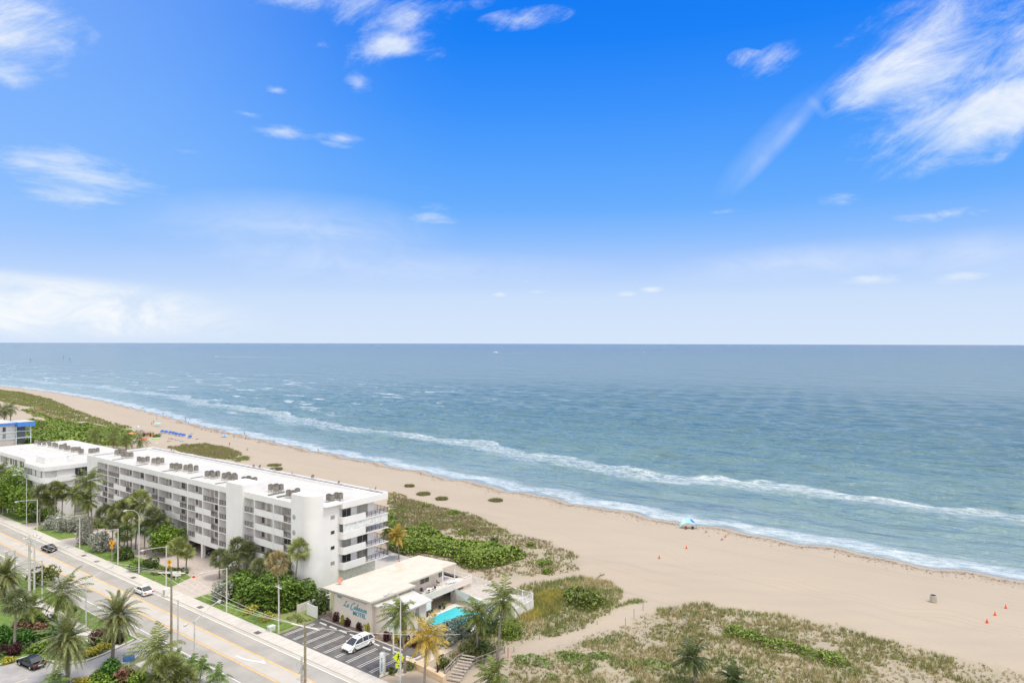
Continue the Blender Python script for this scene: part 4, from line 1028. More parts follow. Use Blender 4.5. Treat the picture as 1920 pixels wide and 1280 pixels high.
# ================================================================ VEHICLES
m_tyre = M('tyre_rubber', (.03, .03, .03), .8); m_rim = M('alloy_rim', (.45, .46, .47), .35, metal=.6)
m_cglass = M('car_glass', (.03, .035, .04), .06, .2, spec=.8); m_head = M('headlight', (.75, .77, .8), .15); m_tail = M('tail_light', (.45, .02, .02), .25)
m_plate = M('licence_plate', (.7, .7, .68), .5); m_trim = M('black_trim', (.035, .035, .037), .5)
def car(label, paint, loc_, rz, kind='sedan', group=None):
    van = kind == 'van'
    t_ = thing('parked_minivan' if van else 'car', label, 'minivan' if van else 'car', loc_, rz, group)
    W = 1.0 if van else .92
    if van:
        top = [(2.55, .62), (2.50, .80), (2.2, .98), (1.62, 1.12), (-2.3, 1.08), (-2.52, .9)]; fr, rr_, wr, bot = 1.58, -1.48, .36, .25
        cab = [(1.70, 1.08), (.72, 1.62), (.2, 1.72), (-1.0, 1.74), (-1.9, 1.66), (-2.42, 1.08)]
    else:
        top = [(2.35, .60), (2.28, .72), (1.9, .84), (1.15, .93), (-1.6, .97), (-2.2, .98), (-2.36, .84)]; fr, rr_, wr, bot = 1.42, -1.38, .33, .22
        cab = [(1.22, .92), (.35, 1.36), (-.2, 1.43), (-.8, 1.40), (-1.75, .98)]
    # body: outline with wheel arches, tucked in near the top
    def arch(c):
        return [(c+(wr+.07)*math.cos(a), wr*.95+(wr+.07)*math.sin(a)) for a in [math.radians(q) for q in (-8, 20, 50, 90, 130, 160, 188)]]
    low = [(-top[0][0]+.1, bot+.05)]
    outline = [(top[0][0], .32)]+top+[(top[-1][0]-.01, .34)]+[(rr_-wr-.25, bot)]+arch(rr_)[::-1]+arch(fr)[::-1]+[(fr+wr+.2, bot)]
    n = len(outline); b = MB(); V = []
    zt = max(p[1] for p in top)
    for x, dz, sh in ((-W+.13, 0, .0), (-W, -.1, .06), (W, -.1, .06), (W-.13, 0, .0)):
        for (y, z) in outline:
            zz = z+dz*(1 if z > .55 else 0); yy = y*(1-sh*.5*(abs(y)/2.4)**4)
            V.append((x*(1-.07*(abs(y)/2.4)**4), yy, zz))
    Fs = [(k*n+i, k*n+(i+1) % n, (k+1)*n+(i+1) % n, (k+1)*n+i) for k in range(3) for i in range(n)]
    b.add(V, Fs)
    me = bpy.data.meshes.new('body'); 
    bm = bmesh.new(); vs = [bm.verts.new(v) for v in V]
    for f in Fs: bm.faces.new([vs[i] for i in f])
    for k in (0, 3):
        e = [bm.edges.get((vs[k*n+i], vs[k*n+(i+1) % n])) or bm.edges.new((vs[k*n+i], vs[k*n+(i+1) % n])) for i in range(n)]
        bmesh.ops.triangle_fill(bm, edges=e, use_beauty=True)
    # roof skin and pillars
    cw = lambda z: W-.1-.34*(z-cab[0][1])
    ct = cab[1:-1]
    rv = [[bm.verts.new((s*(cw(z)-.02), y, z+.018)) for s in (-1, -.5, .5, 1)] for y, z in ct]
    for i in range(len(ct)-1):
        for j in range(3): bm.faces.new([rv[i][j], rv[i][j+1], rv[i+1][j+1], rv[i+1][j]])
    def bar_(y0, z0, y1, z1, wd):
        for s in (-1, 1):
            q = [bm.verts.new((s*(cw(z)+.012), y+o, z)) for (y, z, o) in ((y0, z0, -wd), (y0, z0, wd), (y1, z1, wd), (y1, z1, -wd))]; bm.faces.new(q)
            q = [bm.verts.new((s*(cw(z)+.012-e_), y+wd, z)) for (y, z, e_) in ((y0, z0, 0), (y1, z1, 0), (y1, z1, .08), (y0, z0, .08))]; bm.faces.new(q)
    bar_(cab[0][0]-.05, cab[0][1], cab[1][0], cab[1][1]+.01, .05); bar_(cab[-1][0]+.08, cab[-1][1], cab[-2][0], cab[-2][1]+.01, .09)
    bar_(-.15, cab[0][1], -.25, (1.72 if van else 1.42), .035)
    if van: bar_(-1.25, cab[0][1], -1.25, 1.72, .03)
    for i in range(len(ct)-1):
        for s in (-1, 1):
            (ya, za), (yb, zb) = ct[i], ct[i+1]
            q = [bm.verts.new((s*(cw(z)+.012+d*.12), y, z+.018-d)) for (y, z, d) in ((ya, za, 0), (yb, zb, 0), (yb, zb, .09), (ya, za, .09))]; bm.faces.new(q)
    bmesh.ops.recalc_face_normals(bm, faces=bm.faces[:]); bm.to_mesh(me); bm.free(); me.materials.append(paint)
    bo = link('body', me, t_)
    # glasshouse
    b = MB(); k = len(cab); V = [(s*cw(z), y, z) for s in (-1, 1) for y, z in cab]
    b.add(V, [tuple(range(k)), tuple(range(k, 2*k))[::-1]]+[(i, i+1, k+i+1, k+i) for i in range(k-1)])
    b.build('window', m_cglass, t_)
    for y in (fr, rr_):
        for s in (-1, 1):
            b = MB(); prof = [(wr*.62, -.10), (wr*.93, -.11), (wr, -.08), (wr, .08), (wr*.93, .11), (wr*.62, .10)]
            b.lathe(prof, n=18); o = b.build('wheel', m_tyre, t_, loc=(s*(W-.12), y, wr)); o.rotation_euler = (0, PI/2, 0)
            b = MB().lathe([(.04, -.115), (wr*.6, -.105), (wr*.62, 0), (wr*.6, .105), (.04, .115)], n=10); b.build('rim', m_rim, o)
    f = top[0][0]; r_ = top[-1][0]
    for s in (-1, 1):
        MB().add([(s*(W-.42), f-.0, .62), (s*(W-.1), f-.12, .64), (s*(W-.03), f-.42, .80), (s*(W-.35), f-.12, .76), (s*(W-.42), f+.02, .60), (s*(W-.08), f-.10, .62), (s*(W-.01), f-.42, .76), (s*(W-.3), f-.1, .74)], [(0, 1, 2, 3), (4, 5, 6, 7), (0, 1, 5, 4), (1, 2, 6, 5), (2, 3, 7, 6), (3, 0, 4, 7)]).build('headlight', m_head, t_)
        zt_ = .95 if van else .80
        MB().box(min(s*(W-.42), s*(W-.07)), max(s*(W-.42), s*(W-.07)), r_-.03, r_+.12, zt_-.12, zt_+.02).build('tail_light', m_tail, t_)
        MB().tube([(s*(W-.1), cab[0][0]-.35, cab[0][1]+.08), (s*(W+.12), cab[0][0]-.38, cab[0][1]+.1)], [.05, .09], 6).build('mirror', paint, t_)
    MB().box(-.28, .28, r_-.04, r_+.02, .55, .68).build('licence_plate', m_plate, t_)
    MB().box(-.62, .62, f-.06, f+.025, .36, .54).build('grille', m_trim, t_)
    MB().box(-W+.15, W-.15, rr_+wr, fr-wr, bot-.06, bot+.1).build('underbody', m_trim, t_)
    if van:
        MB().add([(-.5, .35, 1.722), (.5, .35, 1.722), (.5, -.35, 1.752), (-.5, -.35, 1.752)], [(0, 1, 2, 3)]).build('sunroof', m_cglass, t_)
        for s in (-1, 1): MB().tube([(s*.68, .1, 1.75), (s*.68, -1.8, 1.73)], .025, 4).build('roof_rail', m_rim, t_)
    return t_
m_pwhite = M('white_car_paint', (.80, .80, .80), .25, .02, spec=.6); m_pblack = M('black_car_paint', (.018, .018, .02), .2, .1, spec=.7)
m_psilver = M('silver_car_paint', (.45, .46, .47), .3, metal=.3)
car('white minivan with dark windows parked nose out in the motel car park', m_pwhite, (69.6, 82.3, .15), PI/2, 'van')
car('white sedan driving up the near right lane of the coast road', m_pwhite, (60.7, 131.6, .02), 0)
car('black sedan with red tail lights on the coast road beyond the double utility pole', m_pblack, (60.4, 174.8, .02), 0)
car('black sedan parked by the planted kerb in the lower left corner', m_pblack, (37.4, 114.6, .06), math.radians(8))
car('silver sedan parked in the dark garage under the long block, left of the two', m_psilver, (82, 153.8, .1), PI/2)
car('dark sedan parked in the shaded garage opening right of the silver one', M('dark_blue_paint', (.03, .04, .06), .25, spec=.6), (82, 143.8, .1), PI/2)
# wheel stops
ws = MB().prism([(-.1, 0), (.1, 0), (.06, .14), (-.06, .14)], 0, 1.0)
ws = MB(); ws.add([(-.11, -.85, 0), (.11, -.85, 0), (.11, .85, 0), (-.11, .85, 0), (-.07, -.82, .14), (.07, -.82, .14), (.07, .82, .14), (-.07, .82, .14)], [(0, 3, 2, 1), (4, 5, 6, 7), (0, 1, 5, 4), (1, 2, 6, 5), (2, 3, 7, 6), (3, 0, 4, 7)])
wsm = ws.mesh('wheel_stop', M('wheel_stop_white', (.74, .73, .71), .8, .06, 3))
for k in range(9):
    tag(link('wheel_stop', wsm, None, (71.9, 93.74-2.52*k, .148)), '%s white concrete wheel stop from the left end of the motel car park' % ORD[k], 'wheel stop', 'wheel stops along the motel car park')

# ================================================================ STREET FURNITURE
m_conc = M('pale_concrete_pole', (.54, .52, .48), .85, .06, 2); m_alu = M('aluminium_pole', (.52, .52, .51), .5); m_wood = M('weathered_wood_pole', (.27, .235, .17), .9, .2, 3, objco=True)
m_lens = M('lamp_lens', (.7, .7, .66), .3)
def lamp(x, y, h, label, group, arms=((-1, 0, 4.0),), r=.16, mat=None, rise=.35, z=.13, sq=True):
    t_ = thing('street_lamp', label, 'street lamp', (x, y, z), 0, group); mat = mat or m_conc
    b = MB(); b.tube([(0, 0, -.1), (0, 0, h)], [r, r*.62], 8 if not sq else 4); b.build('pole', mat, t_)
    for dx, dy, L in arms:
        b = MB(); pts = [(dx*L*u, dy*L*u, h-.15+rise*math.sin(u*PI/2)*(1 if L > 2 else .2)) for u in np.linspace(0, 1, 6)]; b.tube(pts, [.06]*5+[.045], 6); b.build('arm', m_alu, t_)
        e = pts[-1]; b = MB()
        b.tube([(e[0]-dx*.1, e[1]-dy*.1, e[2]), (e[0]+dx*.2, e[1]+dy*.2, e[2]), (e[0]+dx*.65, e[1]+dy*.65, e[2]-.02), (e[0]+dx*.8, e[1]+dy*.8, e[2]-.04)], [.06, .15, .17, .06], 8); hd = b.build('lamp_head', m_alu, t_, True)
        b = MB().box(e[0]+dx*.42-.13, e[0]+dx*.42+.13, e[1]+dy*.42-.13, e[1]+dy*.42+.13, e[2]-.2, e[2]-.12); b.build('lens', m_lens, hd)
    return t_
gE = 'concrete street lamps along the sea side pavement'
lb = ['concrete street lamp by the second driveway, farthest of the short ones', 'concrete street lamp among the silver bushes by the driveway entrance', 'concrete street lamp beside the yellow sign near the tall slim lamp', 'concrete street lamp beside the white utility cabinet and small lawn sign', 'concrete street lamp on the lawn corner in front of the silver bush and palm clump']
for (y, l_) in zip((195.8, 171.0, 152.1, 131.9, 111.0), lb): lamp(65.1, y, 7.5, l_, gE, ((-1, 0, 4.0),))
lb = ['tall slim street lamp farthest up the road near the yellow sign', 'tall slim curved arm street lamp in front of the fan palms', 'tall curved arm street lamp in front of the motel palms']
for (y, l_) in zip((203.2, 143.1, 68.6), lb):
    t_ = lamp(65.2, y, 11.6, l_, 'tall slim street lamps', (), .12, m_alu, sq=False)
    b = MB(); pts = [(0, 0, 11.55), (-.25, 0, 12.1), (-1.0, 0, 12.75), (-2.2, 0, 13.0)]; b.tube(pts, .055, 6); b.build('arm', m_alu, t_)
    hd = MB().tube([(-2.15, 0, 13), (-2.4, 0, 13), (-2.9, 0, 12.95), (-3.0, 0, 12.92)], [.07, .16, .16, .05], 8).build('lamp_head', m_alu, t_, True); MB().box(-2.75, -2.45, -.1, .1, 12.78, 12.84).build('lens', m_lens, hd)
lb = ['double headed street lamp farthest up the near side of the road', 'double headed street lamp behind the round green tree', 'double headed street lamp on the lawn between the palms', 'double headed street lamp beside the small palms at the near roadside']
for (px, py, l_) in ((29, 1104, lb[0]), (80, 1127, lb[1]), (162.5, 1176, lb[2]), (366, 1262, lb[3])):
    g = G(px, py); lamp(g.x, g.y, 7.3, l_, 'double headed street lamps', ((.93, .36, 4.6), (-.9, -.3, 1.3)), .13, m_alu, 1.1, .04, False)

def upole(x, y, h, label, cross=None, r=.2, mat=None, gear=False, cdir=(1, 0), z=.05):
    t_ = thing('utility_pole', label, 'utility pole', (x, y, z)); b = MB(); b.tube([(0, 0, -.2), (0, 0, h)], [r, r*.65], 8); b.build('pole', mat or m_wood, t_)
    if cross:
        L = cross/2; dx, dy = cdir; b = MB(); b.tube([(-dx*L, -dy*L, h-.45), (dx*L, dy*L, h-.45)], .09, 4); ca = b.build('crossarm', M('pale_crossarm', (.62, .60, .55)), t_)
        for u in (-1, -.5, .5, 1):
            MB().lathe([(.03, 0), (.07, .05), (.07, .12), (.05, .16), (.06, .2), (.02, .24)], (dx*L*u*.95, dy*L*u*.95, h-.36), 7).build('insulator', M('brown_porcelain', (.3, .28, .26), .3), ca)
    if gear:
        b = MB()
        for k in range(8): b.tube([(.28*math.cos(k), .28*math.sin(k), h-.3-.35*k), (.75*math.cos(k*1.9), .75*math.sin(k*1.9), h-.6-.35*k), (.4*math.cos(k+1), .4*math.sin(k+1), h-1.2-.35*k)], .03, 4)
        b.build('cable', M('cable_grey', (.35, .34, .33)), t_)
        MB().box(.15, .5, -.2, .2, h-1.6, h-.9).build('junction_box', M('box_grey', (.5, .5, .5)), t_)
    return t_
upole(51.4, 102.6, 12.4, 'brown wooden utility pole with a pale crossarm beside the drooping coconut palm', 4.2, cdir=(.55, -.83))
upole(52.0, 101.8, 8.0, 'short pale pole right behind the wooden utility pole at the roadside', r=.17, mat=m_conc)
g1 = px2w(56, 1003, 12.5); upole(g1[0], g1[1], 12.5, 'thick pale double utility pole at the near side of the road', 2.4, .26, m_conc, True)
upole(g1[0]+.5, g1[1]-.8, 10.5, 'slimmer pale pole standing right beside the thick double pole', None, .18, m_conc)
g3 = px2w(573.5, 1168, 12.5); upole(g3[0], g3[1], 12.5, 'brown utility pole in front of the motel car park at the bottom edge', 4.4, cdir=(.2, -.98))
g4 = px2w(567, 1232, 8.2); upole(g4[0], g4[1], 8.2, 'short pale pole hung with cables next to the brown pole by the car park', None, .17, m_conc, True)
upole(65.3, 96.3, 7.7, 'slim grey utility pole on the lawn corner beside the car park', 1.8, .13, m_conc, cdir=(.1, 1), z=.13)
m_wire = M('pale_wire', (.62, .61, .58), .6)
def wire(a, b_, sag, label, r=.022, n=14):
    a = Vector(a); b_ = Vector(b_); pts = [a.lerp(b_, u)-Vector((0, 0, sag*4*u*(1-u))) for u in np.linspace(0, 1, n)]
    tag(MB().tube(pts, r, 4).build('overhead_wire', m_wire), label, 'overhead wire', 'overhead wires along the road')
def cpt(p, h, L, cd, u): return (p[0]+cd[0]*L/2*u, p[1]+cd[1]*L/2*u, h-.3)
p2 = (51.4, 102.6); names = ['nearest the road', 'in the middle', 'farthest from the road']
for u, nm in zip((.95, 0, -.95), ('upper', 'middle', 'lower')):
    wire(cpt(p2, 12.4, 4.2, (.55, -.83), u), cpt(g3, 12.5, 4.4, (.2, -.98), u), 1.1, '%s pale wire from the wooden utility pole to the brown car park pole' % nm)
    wire(cpt(g1, 12.5, 2.4, (1, 0), u), cpt(p2, 12.4, 4.2, (.55, -.83), u), 1.2, '%s pale wire from the double pole to the wooden utility pole' % nm)
wire((g3[0], g3[1], 12.1), (74.2, 66, 4.8), .4, 'thin wire slanting down from the brown pole across the car park')

# signs
m_ysign = M('amber_sign', (.75, .36, .01), .5); m_lime = M('lime_sign', (.62, .75, .02), .5); m_blk = M('black_symbol', (.02, .02, .02), .6); m_swhite = M('sign_white', (.74, .74, .73), .5)
def ped_symbol(b, x, z, s):
    def st_(pts, w_):
        for (a, c_), (d_, e_) in zip(pts, pts[1:]):
            L = math.hypot(d_-a, e_-c_)+1e-6; nx, nz_ = -(e_-c_)/L*w_, (d_-a)/L*w_
            b.add([(x, a-nx, z+c_-nz_), (x, d_-nx, z+e_-nz_), (x, d_+nx, z+e_+nz_), (x, a+nx, z+c_+nz_)], [(0, 1, 2, 3)])
    b.add([(x, .07*s*math.cos(a), z+.30*s+.07*s*math.sin(a)) for a in np.linspace(0, 2*PI, 9)[:-1]], [tuple(range(8))])
    st_([(0, .22*s), (0, -.02*s)], .06*s); st_([(0, .0), (.10*s, -.16*s), (.12*s, -.34*s)], .035*s); st_([(0, .0), (-.06*s, -.18*s), (-.14*s, -.32*s)], .035*s)
    st_([(0, .18*s), (.13*s, .08*s), (.16*s, -.02*s)], .028*s); st_([(0, .18*s), (-.12*s, .1*s), (-.17*s, .0)], .028*s)
def diamond(x, y, h, col, label, rz=0, s=.95, z=.1, sym='walk'):
    t_ = thing('warning_sign', label, 'road sign', (x, y, z), rz, 'diamond warning signs'); MB().tube([(0, 0, -.1), (0, 0, h+s*.7)], .05, 5).build('post', m_alu, t_)
    q = s*.72; b = MB(); b.add([(-.06, 0, h-q), (-.06, q, h), (-.06, 0, h+q), (-.06, -q, h), (-.09, 0, h-q), (-.09, q, h), (-.09, 0, h+q), (-.09, -q, h)], [(0, 1, 2, 3), (7, 6, 5, 4), (0, 1, 5, 4), (1, 2, 6, 5), (2, 3, 7, 6), (3, 0, 4, 7)])
    pl = b.build('sign_panel', col, t_); b = MB(); ped_symbol(b, -.095, h, s*1.15); b.build('walking_symbol', m_blk, pl)
    pl = MB().box(-.09, -.06, -s*.36, s*.36, h-q-.55, h-q-.02).build('sign_plate', col, t_)
    MB().add([(-.095, -.2, h-q-.32), (-.095, .1, h-q-.16), (-.095, .12, h-q-.26), (-.095, -.14, h-q-.42), (-.095, .22, h-q-.42), (-.095, .02, h-q-.46), (-.095, .2, h-q-.26)], [(0, 1, 2, 3), (3, 4, 5)]).build('arrow_symbol', m_blk, pl)
RZ = math.radians(35)
g = G(211, 1050); diamond(g.x, g.y, 3.6, m_ysign, 'amber diamond warning sign on the lawn between two lamps', RZ)
g = G(314, 1080); diamond(g.x+.5, g.y, 2.6, m_ysign, 'amber sign half hidden behind the street lamp near the white cabinet', RZ, .8)
g = G(6, 966); diamond(g.x, g.y, 3.4, m_ysign, 'amber diamond warning sign at the far left edge', RZ, 1.0)
diamond(66.2, 70.0, 3.2, m_lime, 'lime green pedestrian crossing sign at the corner of the motel car park', RZ, 1.15)
def board(x, y, w_, h0, h1, label, rz, legs=2, name='sign_board', txt=None, col=None, cat='sign', tcol=None):
    t_ = thing(name, label, cat, (x, y, .1), rz); p = MB().box(-.06, .06, -w_/2, w_/2, h0, h1).build('sign_panel', col or m_swhite, t_)
    for k in range(legs):
        yy = 0 if legs == 1 else (-w_*.38 if k == 0 else w_*.38); MB().box(-.05, .05, yy-.06, yy+.06, 0, h0).build('post', m_swhite, t_)
    if txt:
        me = text_mesh(txt, (h1-h0)*.5, 0, .01); me.materials.append(tcol or m_blk); o = link('lettering', me, p, (-.075, 0, (h0+h1)/2)); o.rotation_euler = (PI/2, 0, -PI/2)
    return t_
g = G(331, 1088); board(g.x, g.y, 1.9, .8, 1.7, 'small white address sign on the lawn beside the driveway', .7, 1)
g = G(21, 962); board(g.x, g.y, 2.3, .9, 1.9, 'white low name sign on the far left lawn', .7)
g = G(243, 1250); t_ = board(g.x, g.y, 1.5, .7, 1.7, 'small blue sign with a white frame beside the lower driveway', .9, 1, col=M('sign_blue', (.08, .2, .5)))
# motel pylon sign, seen edge on
t_ = thing('motel_sign', 'white motel sign panel on a single white post at the edge of the car park', 'sign', (71.4, 76.6, .15), math.radians(20))
MB().tube([(0, 0, 0), (0, 0, 4.6)], .13, 8).build('post', m_swhite, t_)
pn = MB().box(-.13, .13, -1.0, .9, 3.2, 5.3).build('sign_panel', m_swhite, t_); me = text_mesh('MOTEL', .5, .1, .01, .01); me.materials.append(m_teal); o = link('lettering', me, pn, (-.15, 0, 4.0)); o.rotation_euler = (PI/2, 0, -PI/2)
me = text_mesh('Le Cabanon', .36, .4, .01); me.materials.append(m_teal); o = link('lettering', me, pn, (-.15, 0, 4.7)); o.rotation_euler = (PI/2, 0, -PI/2)
# white column marker
x, y = px2w(719, 1266, 0)
t_ = thing('entry_column', 'white round column with small vertical lettering at the car park corner', 'column', (x, y, .1)); MB().lathe([(.42, 0), (.42, 3.0), (.36, 3.12), (.02, 3.16)], n=16).build('shaft', m_swhite, t_, True)
me2 = text_mesh('Le Cabanon', .40, 0, .01, .01); me2.materials.append(m_teal)
o = link('lettering', me2, t_, (-.36, -.24, 1.6)); o.rotation_euler = (0, PI/2, math.radians(37)); o.rotation_euler = Matrix(((0, .555, -.832), (0, -.832, -.555), (-1, 0, 0))).to_euler()
# cabinets, hydrant, cones, bin
def cab(px, py, w_, h, col, label, name='utility_cabinet', cat='utility cabinet'):
    g = G(px, py); t_ = thing(name, label, cat, (g.x, g.y, .13)); MB().box(-w_/2, w_/2, -w_*.4, w_*.4, 0, h).build('cabinet', col, t_); MB().box(-w_/2-.04, w_/2+.04, -w_*.4-.04, w_*.4+.04, h, h+.06).build('lid', col, t_); MB().box(-w_/2-.02, -w_/2, -w_*.3, w_*.3, .15, h-.15).build('door', m_frame, t_)
cab(314, 1117, 1.1, 1.2, m_swhite, 'white utility cabinet on the pavement beside the street lamp'); cab(510, 1183, 1.0, .7, M('pale_green_box', (.56, .62, .55)), 'low pale green box on the lawn beside the pavement')
def cone(x, y, z, label, s=1.0, col=None, group=None):
    t_ = thing('traffic_cone', label, 'traffic cone', (x, y, z), random.random()*2, group); c_ = col or M('cone_orange', (.75, .13, .03), .6)
    MB().lathe([(.17*s, .03), (.03*s, .72*s)], n=10).build('cone_body', c_, t_, True); MB().box(-.22*s, .22*s, -.22*s, .22*s, 0, .04).build('base', c_, t_)
    if col is None and group is None: MB().lathe([(.128*s, .26*s), (.087*s, .44*s)], n=10).build('reflective_band', m_swhite, t_)
g = G(364, 1083); cone(g.x, g.y, .12, 'orange traffic cone at the driveway edge beside the lawn tip', 1.3)
gC_ = 'orange beach marker cones'
for (px, py, l_) in ((1237, 1046, 'orange beach cone nearest the dune, lowest of the three left of the beach bin'), (1288, 1028, 'orange beach cone in the middle of the left three, below the shade canopy'), (1361, 1007, 'orange beach cone nearest the water, right of the shade canopy'),
                     (1887, 1140, 'red orange cone highest of the three at the right edge'), (1867, 1153, 'red orange cone in the middle of the three at the right edge'), (1852, 1167, 'red orange cone lowest of the three at the right edge')):
    g = G(px, py); cone(g.x, g.y, g.z, l_, 1.1, None, gC_)
g = G(1751, 1128); t_ = thing('beach_bin', 'grey slatted beach bin with dark open top on the sand at right', 'bin', g); MB().lathe([(.46, 0), (.52, .1), (.52, 1.15), (.48, 1.2)], n=16).build('drum', M('bin_grey', (.42, .39, .33), .8, .2, 6), t_)
MB().lathe([(.44, 1.21), (.44, 1.24)], n=14).build('opening', m_blk, t_)
b = MB()
for k in range(16):
    a = k*PI/8; b.box(.53*math.cos(a)-.02, .53*math.cos(a)+.02, .53*math.sin(a)-.02, .53*math.sin(a)+.02, .08, 1.14)
b.build('slat', M('bin_slat', (.5, .47, .4)), t_)

# ================================================================ BOARDWALK AND ROPE POSTS
m_gw = M('weathered_boards', (.30, .27, .25), .9, .2, 3)
bw = thing('boardwalk_stair', 'weathered grey wooden beach stair with handrails at the bottom centre', 'wooden stair', (74, 62, 0))
BWL = [(835, 1268), (857, 1244), (878, 1232), (900, 1222), (930, 1216)]; BWR = [(871, 1262), (895, 1246), (918, 1238), (947, 1224)]
def railline(P, h, nm):
    b = MB(); pts = [G(*p) for p in P]
    o = bw.location
    for p in pts: b.box(p.x-.07-o.x, p.x+.07-o.x, p.y-.07-o.y, p.y+.07-o.y, p.z-.3, p.z+h)
    for a, c_ in zip(pts, pts[1:]):
        for hh_, rr_ in ((h, .08), (h*.5, .055)): b.tube([a+Vector((0, 0, hh_))-o, c_+Vector((0, 0, hh_))-o], rr_, 4)
        m_ = a.lerp(c_, .5); b.box(m_.x-.05-o.x, m_.x+.05-o.x, m_.y-.05-o.y, m_.y+.05-o.y, m_.z-.3, m_.z+h)
    b.build('handrail', m_gw, bw)
railline(BWL, 1.05, 'l'); railline(BWR, 1.05, 'r')
a = (G(838, 1272)+G(868, 1282))/2; c_ = (G(871, 1240)+G(893, 1250))/2
d_ = (c_-a); d_.z = 0; L = d_.length; dn = d_.normalized(); sd = Vector((dn.y, -dn.x, 0))
for k in range(9):
    p = a+dn*(k*.62)-bw.location; b = MB(); q = sd*1.0; r_ = dn*.17; z = .25+.14*k
    b.add([p-q-r_+Vector((0, 0, z)), p+q-r_+Vector((0, 0, z)), p+q+r_+Vector((0, 0, z)), p-q+r_+Vector((0, 0, z)), p-q-r_+Vector((0, 0, z+.07)), p+q-r_+Vector((0, 0, z+.07)), p+q+r_+Vector((0, 0, z+.07)), p-q+r_+Vector((0, 0, z+.07))], [(0, 3, 2, 1), (4, 5, 6, 7), (0, 1, 5, 4), (1, 2, 6, 5), (2, 3, 7, 6), (3, 0, 4, 7)])
    b.build('tread', M('sandy_tread', (.42, .36, .31), .9, .2, 4), bw)
PP = [(965, 1222, .9, 'grey'), (981, 1206, .7, 'grey'), (1013, 1198, .7, 'grey'), (1042, 1190, .7, 'grey'), (1071, 1184, .7, 'grey'), (1098, 1178, .6, 'grey'), (1121, 1170, .6, 'grey'), (1174, 1173, 1.4, 'tall'), (1190, 1160, 1.7, 'tall'), (1207, 1144, 1.6, 'tall'), (1288, 1166, 1.7, 'tall')]
PP.sort(); pm = {}
for i, (px, py, h, k_) in enumerate(PP):
    g = G(px, py); tag(MB().tube([(0, 0, -.3), (.02, .01, h)], [.07, .055], 6).build('path_post', m_gw, loc=g), '%s dark wooden post from the left along the sandy beach path' % ORD[i], 'post', 'posts along the sandy beach path')
g = G(954, 1233); tag(MB().tube([(0, 0, -.3), (0, 0, 1.5)], .07, 6).build('path_post', M('red_post', (.5, .12, .08)), loc=g), 'red post beside the lower end of the sandy path', 'post')
g = G(822, 1270); tag(MB().tube([(0, 0, -.2), (0, 0, 1.8)], .14, 7).build('wooden_bollard', m_blk, loc=(g.x, g.y, 0)), 'short black post beside the wooden beach stair', 'post')
o = tag(MB().prism([tuple(G(*p)[:2]) for p in ((752, 1243), (790, 1258), (832, 1280), (838, 1275), (795, 1253), (757, 1240))], 0, .8).build('retaining_wall', M('sandy_wall', (.66, .50, .32), .85, .1, 1)), 'low sandy yellow retaining wall below the yellow coconut palm', 'wall')
o = tag(MB().tube([G(*p)+Vector((0, 0, .5)) for p in ((965, 1222), (981, 1208), (1013, 1199), (1042, 1191), (1071, 1185), (1098, 1179))], .02, 4).build('rope', M('rope_grey', (.4, .36, .3))), 'thin rope slung between the low posts of the sandy path', 'rope')
g = G(1177, 1168+0); 
def driftwood(px, py, s, label):
    g = G(px, py); b = MB(); b.tube([(-s, 0, .1), (-.2*s, .1*s, .25), (.6*s, -.1*s, .2), (s, .3*s, .1)], [.05, .1, .08, .03], 6); b.tube([(.1*s, 0, .2), (.3*s, .4*s, .55)], [.06, .02], 5); b.tube([(-.2*s, .1*s, .2), (-.4*s, -.3*s, .4)], [.05, .02], 5)
    tag(b.build('driftwood', M('driftwood_brown', (.20, .15, .11), .9), loc=g), label, 'driftwood')
driftwood(1128, 1080, 1.6, 'bleached branching driftwood at the dune tip'); driftwood(1355, 1012, .9, 'small dark driftwood beside the right orange cone'); driftwood(1325, 998, .8, 'dark driftwood scrap right of the shade canopy')
# ================================================================ TREES
L_green = LEAF('bright_leaf', (.05, .10, .01), (.24, .38, .05)); L_dark = LEAF('dark_leaf', (.03, .06, .015), (.15, .22, .06)); L_silver = LEAF('silver_leaf', (.20, .22, .17), (.50, .52, .44))
L_sea = LEAF('sea_grape_leaf', (.06, .115, .015), (.28, .38, .06)); L_red = LEAF('maroon_leaf', (.035, .012, .014), (.13, .045, .05)); L_yel = LEAF('yellow_leaf', (.28, .30, .03), (.60, .55, .09)); L_olive = LEAF('olive_leaf', (.06, .08, .02), (.26, .29, .09))
L_pink = LEAF('pink_leaf', (.12, .06, .04), (.36, .20, .13)); L_lime = LEAF('lime_ground_leaf', (.10, .17, .03), (.26, .36, .08)); L_banana = LEAF('banana_leaf', (.03, .09, .015), (.12, .28, .05)); L_blue = LEAF('blue_grey_leaf', (.05, .08, .065), (.18, .22, .18))
yel_coco = LEAF('yellowing_coconut_leaf', (.10, .12, .015), (.62, .42, .07)); fresh_coco = LEAF('fresh_coconut_leaf', (.05, .09, .015), (.29, .34, .075)); bright_fan = LEAF('bright_fan_leaf', (.13, .17, .04), (.42, .46, .16)); tan_fan = LEAF('tan_fan_leaf', (.18, .17, .07), (.50, .40, .20))
